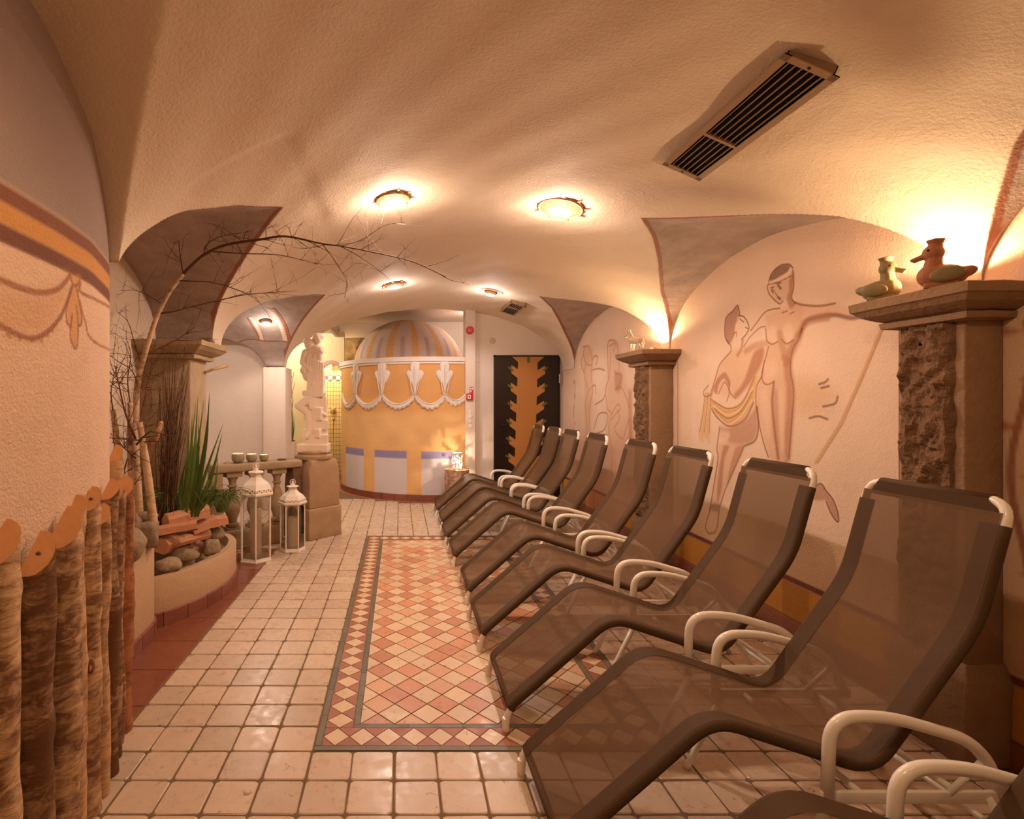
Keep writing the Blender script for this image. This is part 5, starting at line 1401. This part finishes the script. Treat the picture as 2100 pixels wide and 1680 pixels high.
# ------------------------------------------------------------------ firewood
def firewood(label, a, b, w, h, roll, seed):
    a, b = Vector(a), Vector(b); d = b-a; L = d.length; RW = random.Random(seed)
    t = thing('split_log', label, 'firewood', (a+b)/2); t['group'] = 'split firewood on the planter'
    t.rotation_euler = (d.to_track_quat('X', 'Z') @ Matrix.Rotation(roll, 3, 'X').to_quaternion()).to_euler()
    prof = [(-w/2,-h/2),(w*.45,-h/2),(w/2,-h*.1),(w*.30,h*.42),(-w*.1,h/2),(-w/2,h*.25)]
    prof = [(p+RW.uniform(-.006,.006), q+RW.uniform(-.006,.006)) for p, q in prof]
    n = len(prof); ns_ = 7; vs = []; fs = []
    for i in range(ns_):
        x = -L/2+L*i/(ns_-1); k = 1+.05*noise.noise((x*8, seed, 0)); 
        for p, q in prof: vs.append((x+(.008*noise.noise((p*40, q*40, seed)) if i in (0, ns_-1) else 0), p*k+.004*noise.noise((x*12, p*20, seed)), q*k+.004*noise.noise((x*12, q*20, seed+5))))
    for i in range(ns_-1):
        for k in range(n): fs.append((i*n+k, i*n+(k+1)%n, (i+1)*n+(k+1)%n, (i+1)*n+k))
    bk = [f for f in fs if f[0] % n in (0,)]; rest = [f for f in fs if f not in bk]
    m = MB(); m.add(vs, rest+[tuple(range(n-1,-1,-1)), tuple((ns_-1)*n+k for k in range(n))]); m.build('split_wood', M['firewood'], t)
    m = MB(); m.add(vs, bk); m.build('bark', M['firewood_bark'], t)
fw = [('top split log of the firewood pile on the low planter', at(340,1068,3.30), at(424,1044,3.55), .075, .075, .3, 1),
      ('split log lying under the top one, pointing to the stones', at(324,1090,3.25), at(404,1076,3.34), .07, .06, -.2, 2),
      ('split log with pale cut end at the right of the firewood pile', at(392,1085,3.50), at(442,1064,3.60), .08, .062, .15, 3),
      ('split log end showing behind the pale cut one', at(430,1072,3.72), at(463,1062,3.80), .075, .06, .0, 4),
      ('thin pointed split log slanting at the front of the pile', at(352,1112,3.34), at(428,1092,3.62), .07, .045, .6, 5),
      ('short split log standing end-on at the bottom of the pile', at(330,1120,3.24), at(358,1110,3.42), .085, .085, .4, 6),
      ('dark split log at the back of the firewood pile', at(306,1060,3.42), at(352,1052,3.52), .06, .06, .9, 7),
      ('split log lying low on the gravel beneath the pile', at(352,1138,3.42), at(424,1120,3.70), .07, .06, .2, 8)]
for f_ in fw: firewood(*f_)

# ------------------------------------------------------------------ birch trees and branches
RT = random.Random(21)
def bez(pp): return catmull(pp, 6)
def twigs(mb, path, n, ln, r, spread=.9, up=.3, sub=2):
    for _ in range(n):
        i = RT.randrange(len(path)//6, len(path)-1); p = Vector(path[i]); d = (Vector(path[i+1])-p).normalized()
        s_ = Vector((RT.uniform(-1,1), RT.uniform(-.7,.7), RT.uniform(-.8,1))).normalized(); v = (d*(1-spread*.5)+s_*spread+Vector((0,0,up*.5))).normalized()
        L = ln*RT.uniform(.4, 1.1); q = [p]
        for k in range(5):
            v = (v+Vector((RT.uniform(-.3,.3), RT.uniform(-.25,.25), RT.uniform(-.25,.25)))*.8).normalized(); q.append(q[-1]+v*L/5)
        q = [safe(w) for w in q]
        mb.tube(q, [r*(1-.8*k/5) for k in range(6)], 4)
        if sub: twigs(mb, q, sub, ln*.35, r*.6, 1.1, .2, 0)
def safe(p):
    p = Vector(p)
    zc_ = float(vault_z(p.x, p.y))-.04
    if p.z > zc_: p.z = zc_
    if p.y > 2.3: p.x = max(p.x, -1.72)
    return p
def tree(label, trunks, branches, twn, base):
    t = thing('birch_branch', label, 'birch branch', base)
    off = Vector(base)
    for pts, r0, r1, mat in trunks:
        q = [safe(p) for p in bez([Vector(p) for p in pts])]; n = len(q)
        MB().tube([p-off for p in q], [(r0+(r1-r0)*k/(n-1))*(1+.06*noise.noise((k*.7, r0*90, 0))) for k in range(n)], 10).build('trunk', M[mat], t, True)
    for pts, r0, r1 in branches:
        q = [safe(p) for p in bez([Vector(p) for p in pts])]; n = len(q); mb = MB()
        mb.tube([p-off for p in q], [r0+(r1-r0)*k/(n-1) for k in range(n)], 6)
        tw = MB(); twigs(tw, q, max(2, int(twn*sum((b-a).length for a, b in zip(q[:-1], q[1:])))), .28, r1*.8+.0008)
        o = mb.build('side_branch', M['twig'], t, True)
        tw.v = [tuple(Vector(v)-off) for v in tw.v]; tag(tw.build('twigs', M['twig'], o, True), kind='stuff')
    return t
Yt = 3.05
A_ = lambda *l: [at(x, y, Yt+(dy_ if len(rest_) else 0)) for (x, y, *rest_) in l for dy_ in [rest_[0] if rest_ else 0]]
tree('long birch branch arching from the planter under the vault towards the lamp',
     [(A_((288,1085),(283,1000),(277,910),(277,860),(282,790),(292,745),(312,677),(328,636),(350,596),(376,562)), .022, .010, 'birch_trunk')],
     [(A_((376,562),(396,542),(420,522),(462,503),(536,491),(587,485),(661,500),(700,505),(783,521),(846,537),(914,568)), .010, .002),
      (A_((328,643),(360,638,.02),(393,629,.05),(462,613,.1),(507,604,.14),(560,600,.18),(611,596,.2)), .0055, .0015),
      (A_((368,576),(400,577,-.05),(432,579,-.1),(480,592,-.12),(530,612,-.15)), .004, .001),
      (A_((376,562),(372,540,.04),(368,510,.06),(366,492,.08),(355,483,.1)), .004, .001),
      (A_((420,522),(421,506,-.05),(440,490,-.08),(470,481,-.1),(510,476,-.1)), .004, .001),
      (A_((436,516),(497,520,.03),(572,523,.08),(625,535,.1),(670,547,.12)), .004, .001),
      (A_((298,728),(340,708,.05),(370,692,.08),(402,669,.1)), .005, .002),
      (A_((283,790),(270,760,-.1),(240,740,-.15),(215,720,-.2)), .004, .001),
      (A_((290,750),(275,700,.1),(262,660,.15),(240,640,.2)), .004, .001),
      (A_((331,623),(310,610,.05),(280,596,.1),(245,596,.15)), .003, .001),
      (A_((700,505),(745,490,.05),(790,462,.05),(830,456,.05)), .003, .001),
      (A_((700,506),(740,528,-.05),(780,557,-.1),(800,575,-.1)), .003, .001),
      (A_((661,500),(690,540,-.05),(712,580,-.08),(706,610,-.08)), .0025, .0008)], 16, at(288, 1085, Yt))
Yt = 2.92
tree('straight pale birch trunks standing in the tall planter',
     [(A_((316,1088),(305,990),(295,920),(286,866)), .024, .016, 'birch_trunk'), (A_((274,1080),(268,960),(267,900),(267,826)), .016, .014, 'birch_trunk'), (A_((252,1070),(248,960),(238,890),(232,840)), .020, .014, 'birch_trunk')],
     [(A_((278,900),(258,850,-.05),(244,790,-.08),(236,750,-.1)), .006, .002), (A_((280,912),(295,895,-.05),(310,884,-.08)), .006, .003),
      (A_((286,870),(300,800,.1),(312,740,.15),(318,700,.2)), .004, .001), (A_((267,830),(262,780),(268,730),(262,700)), .004, .001), (A_((232,845),(228,800,-.1),(240,750,-.1)), .004, .001),
      (A_((250,990),(262,940),(280,930)), .004, .002), (A_((278,940),(246,912,-.1),(230,908,-.1)), .004, .002), (A_((290,900),(312,830,.1),(300,760,.15)), .003, .001), (A_((272,1000),(300,960,.05),(330,930,.1)), .003, .001)], 34, at(300, 1085, Yt))
c0 = at(300, 918, 2.98); c1 = at(330, 868, 2.94)
t_ = thing('cut_stick', 'thick sawn stick leaning against the birch trunks', 'stick', c0)
MB().tube([Vector((0,0,0)), (at(320,900,2.96)-c0), c1-c0], [.011,.014,.014], 10).build('bark', M['birch_pale'], t_, True)
MB().ell(c1-c0, (.0135,.0135,.012), 10, 8).build('cut_end', M['cutwood'], t_, True)
c0 = at(420, 764, 3.84); c1 = at(468, 750, 3.95)
t_ = thing('broken_branch', 'broken orange-brown branch stub jutting out beside the pillar', 'stick', c0)
MB().tube(catmull([Vector((0,0,0)), at(440,757,3.86)-c0, c1-c0], 5), [.010]*6+[.012,.010,.013,.010,.011][:5], 8).build('bark', M['birch_pale'], t_, True)
t_ = thing('brushwood', 'bundle of thin dark twigs leaning on the stone pillar', 'brushwood', at(345, 1060, 3.45))
m = MB(); o0 = Vector(t_.location)
for k in range(70):
    a = at(RT.uniform(322, 360), RT.uniform(1050, 1085), RT.uniform(3.36, 3.52)); b = at(RT.uniform(318, 392), RT.uniform(690, 900), RT.uniform(3.44, 3.56))
    mid = a.lerp(b, .5)+Vector((RT.uniform(-.04,.04), RT.uniform(-.02,.0), 0)); q = [p-o0 for p in catmull([a, mid, b], 5)]
    m.tube(q, [.0036*(1-.7*i/(len(q)-1)) for i in range(len(q))], 4)
tag(m.build('thin_twigs', M['twig'], t_, True), kind='stuff')

# ------------------------------------------------------------------ leafy plants and grass
RG = random.Random(4)
def blade(mb, pts, w, fold=.25):
    q = catmull(pts, 5); n = len(q); vs = []; fs = []
    side0 = Vector((1, 0, 0))
    for i, p in enumerate(q):
        d = (q[min(i+1, n-1)]-q[max(i-1, 0)]).normalized(); s_ = d.cross(Vector((.2, -1, .1))).normalized(); nn = s_.cross(d)
        f = i/(n-1); ww = w*(.45+.55*math.sin(math.pi*min(1, f*1.15+.12)))*(1-f**4)+.0006
        vs += [p-s_*ww, p+nn*ww*fold, p+s_*ww]
        if i: b = 3*(i-1); fs += [(b,b+1,b+4,b+3),(b+1,b+2,b+5,b+4)]
    mb.add(vs, fs)
t_ = thing('sword_leaf_plant', 'tall green sword-leaf plant growing in front of the stone pillar', 'plant', at(385, 1075, 3.5)); o0 = Vector(t_.location)
lv = [((372,1060),(388,960),(402,820)),((380,1060),(398,940),(406,812)),((385,1060),(404,930),(418,822)),((392,1060),(420,920),(430,806)),((395,1060),(425,960),(458,868)),((398,1060),(432,980),(456,888)),
      ((378,1060),(385,960),(386,872)),((400,1055),(415,960),(428,880)),((388,1060),(405,980),(408,850)),((383,1060),(392,940),(394,850)),((375,1060),(380,1000),(382,940)),((400,1060),(440,1000),(446,920)),
      ((370,1060),(372,990),(380,950)),((405,1060),(422,1000),(444,940)),((390,1060),(398,1000),(412,900))]
for k, (a, b, c) in enumerate(lv):
    Y0 = 3.45+RG.uniform(-.06, .06); mb = MB(); blade(mb, [at(*a, Y0)-o0, at(*b, Y0+RG.uniform(-.08,.05))-o0, at(*c, Y0+RG.uniform(-.12,.06))-o0], RG.uniform(.009, .015)); mb.build('leaf', M['leaf'], t_, True)
def tuft(label, px, py, Y, n, L, seed):
    rg = random.Random(seed); base = at(px, py, Y); mb = MB()
    for k in range(n):
        a = rg.uniform(0, 2*math.pi); l = L*rg.uniform(.5, 1.1); d = Vector((math.cos(a), math.sin(a)*.8, 0)); p0 = Vector((rg.uniform(-.03,.03), rg.uniform(-.03,.03), 0))
        blade(mb, [p0, p0+d*l*.25+Vector((0,0,l*.55)), p0+d*l*.6+Vector((0,0,l*.62)), p0+d*l*.95+Vector((0,0,l*rg.uniform(.15,.5)))], rg.uniform(.0015,.003), .1)
    o = mb.build('grass_tuft', M['grass'], None, True, base); return tag(o, label, 'grass', None, 'stuff')
tuft('arching grass tuft behind the firewood at the pillar foot', 352, 1062, 3.45, 90, .28, 1)
tuft('arching grass tuft beside the sword-leaf plant', 415, 1058, 3.62, 90, .28, 2)
tuft('wispy grass tuft hanging behind the tall lantern', 455, 1050, 3.95, 110, .26, 3)
# far plant beside the passage pier
t_ = thing('planter_box', 'white planter box beside the passage pier', 'planter', (-1.585, 7.42, 0)); o = MB().bb(-.12, .12, -.12, .12, 0, .76).build('box', M['plaster_smooth'], t_); bevel(o, .01); MB().bb(-.105, .105, -.105, .105, .755, .772).build('pebbles', M['firewood_bark'], t_)
t_ = thing('reed_plant', 'green reeds with bare twigs growing in the white planter box', 'plant', (-1.57, 7.42, .77))
for k in range(22):
    mb = MB(); x = RG.uniform(-.05,.07); l = RG.uniform(.35,.62); blade(mb, [Vector((x,RG.uniform(-.05,.05),0)), Vector((x+RG.uniform(-.02,.03),0,l*.5)), Vector((x+RG.uniform(-.05,.06),0,l))], .008); mb.build('leaf', M['leaf'], t_, True)
m = MB()
for k in range(16):
    x = RG.uniform(-.04,.06); m.tube(catmull([Vector((x,0,0)), Vector((x+RG.uniform(-.04,.04),RG.uniform(-.04,.04),.5)), Vector((x+RG.uniform(-.07,.07),RG.uniform(-.05,.05),RG.uniform(.8,1.0)))], 4), .003, 4)
tag(m.build('bare_twigs', M['twig'], t_, True), kind='stuff')

# ------------------------------------------------------------------ palisade of birch logs along the near left wall
logs = [ # x position, y position, radius, top height, material
 (-1.105, 2.115, .040, 1.005, 'birch_red', 'tenth'), (-1.082, 2.035, .026, 1.00, 'birch', 'ninth'), (-1.05, 1.955, .027, .99, 'birch_dark', 'eighth'), (-1.022, 1.865, .034, 1.03, 'birch_dark', 'seventh'),
 (-.995, 1.765, .030, .96, 'birch_pale', 'sixth'), (-.985, 1.685, .035, 1.03, 'birch', 'fifth'), (-.975, 1.585, .036, 1.02, 'birch_pale', 'fourth'), (-.935, 1.475, .047, 1.005, 'birch', 'third'), (-.925, 1.345, .046, .965, 'birch_dark', 'second'), (-.925, 1.225, .044, 1.02, 'birch', 'first')]
M['birch_red'] = bark('bark_red', (172, 112, 74), (104, 60, 38), .3)
def log(x, y, r, top, mat, label, seed, z0=0.0):
    t = thing('birch_log', label, 'birch log', (x, y, z0)); t['group'] = 'birch log palisade'
    bm = bmesh.new(); seg, nh = 20, 46; h = top-z0+.03; ring = []
    lean = (left_x(y)+r+.012-x)*.5
    for j in range(nh+1):
        z = h*j/nh; row = []
        knot = sum(.10*math.exp(-((z-kz)/.022)**2) for kz in [random.Random(seed*7+q).uniform(.1, .95) for q in range(4)])
        for k in range(seg):
            a = 2*math.pi*k/seg; rr = r*(1+.09*noise.noise((math.cos(a)*.8, math.sin(a)*.8+seed*4, z*5))+.05*noise.noise((math.cos(a)*3, math.sin(a)*3+seed, z*16))+knot)
            row.append(bm.verts.new((max(rr*math.cos(a), -.30*r)+.012*noise.noise((seed, 0, z*3)), rr*math.sin(a)+.008*noise.noise((0, seed, z*3)), z)))
        ring.append(row)
    for j in range(nh):
        for k in range(seg): bm.faces.new((ring[j][k], ring[j][(k+1)%seg], ring[j+1][(k+1)%seg], ring[j+1][k]))
    nrm_ = Vector((.16, -.68, .71)).normalized()
    co = Vector((0, r, top-z0))                     # far edge is the highest point
    res = bmesh.ops.bisect_plane(bm, geom=bm.verts[:]+bm.edges[:]+bm.faces[:], plane_co=co, plane_no=nrm_, clear_outer=True)
    cutv = [g for g in res['geom_cut'] if isinstance(g, bmesh.types.BMVert)]
    cs = sorted([v.co.copy() for v in cutv], key=lambda p: math.atan2(p.y, p.x))
    me = bpy.data.meshes.new('bark'); bm.to_mesh(me); bm.free(); me.polygons.foreach_set('use_smooth', [True]*len(me.polygons)); me.materials.append(M[mat])
    link(bpy.data.objects.new('bark', me), t)
    cc = sum(cs, Vector())/len(cs); n = len(cs)
    MB().add([p+nrm_*.0005 for p in cs]+[cc], [(i, (i+1) % n, n) for i in range(n)]).build('cut_face', M['cutwood'], t)
    if seed % 3 == 0:
        MB().ell(cc+nrm_*.001, (.007, .004, .006), 10, 6).build('knot', M['firewood_bark'], t, True)
    if seed in (2, 3, 4, 6, 7):
        q = MB(); kz = h*(.25+.1*(seed % 4)); q.ell((r*.9*math.cos(-.9), r*.9*math.sin(-.9), kz), (r*.35, r*.35, r*.75)); ko = q.build('branch_scar', M['firewood_bark'], t, True)
        MB().ell((r*1.02*math.cos(-.9), r*1.02*math.sin(-.9), kz), (r*.22, r*.25, r*.5)).build('scar_wood', M['cutwood'], ko, True)
    return t
for i, (x, y, r, top, mat, od) in enumerate(logs):
    log(x, y, r, top, mat, 'birch log with slanted cut top, %s in the palisade counted away from the planters' % ['first','second','third','fourth','fifth','sixth','seventh','eighth','ninth','tenth'][i], i+1)
log(-1.215, 2.27, .034, 1.12, 'birch_pale', 'tallest birch log, standing behind the palisade at the wall corner', 11)
for k, (x, y) in enumerate(((-.925, 1.105), (-.925, .985))): log(x, y, .044, .98, 'birch', 'birch log with slanted cut top, %s in the palisade counted away from the planters' % ('eleventh', 'twelfth')[k], 20+k)
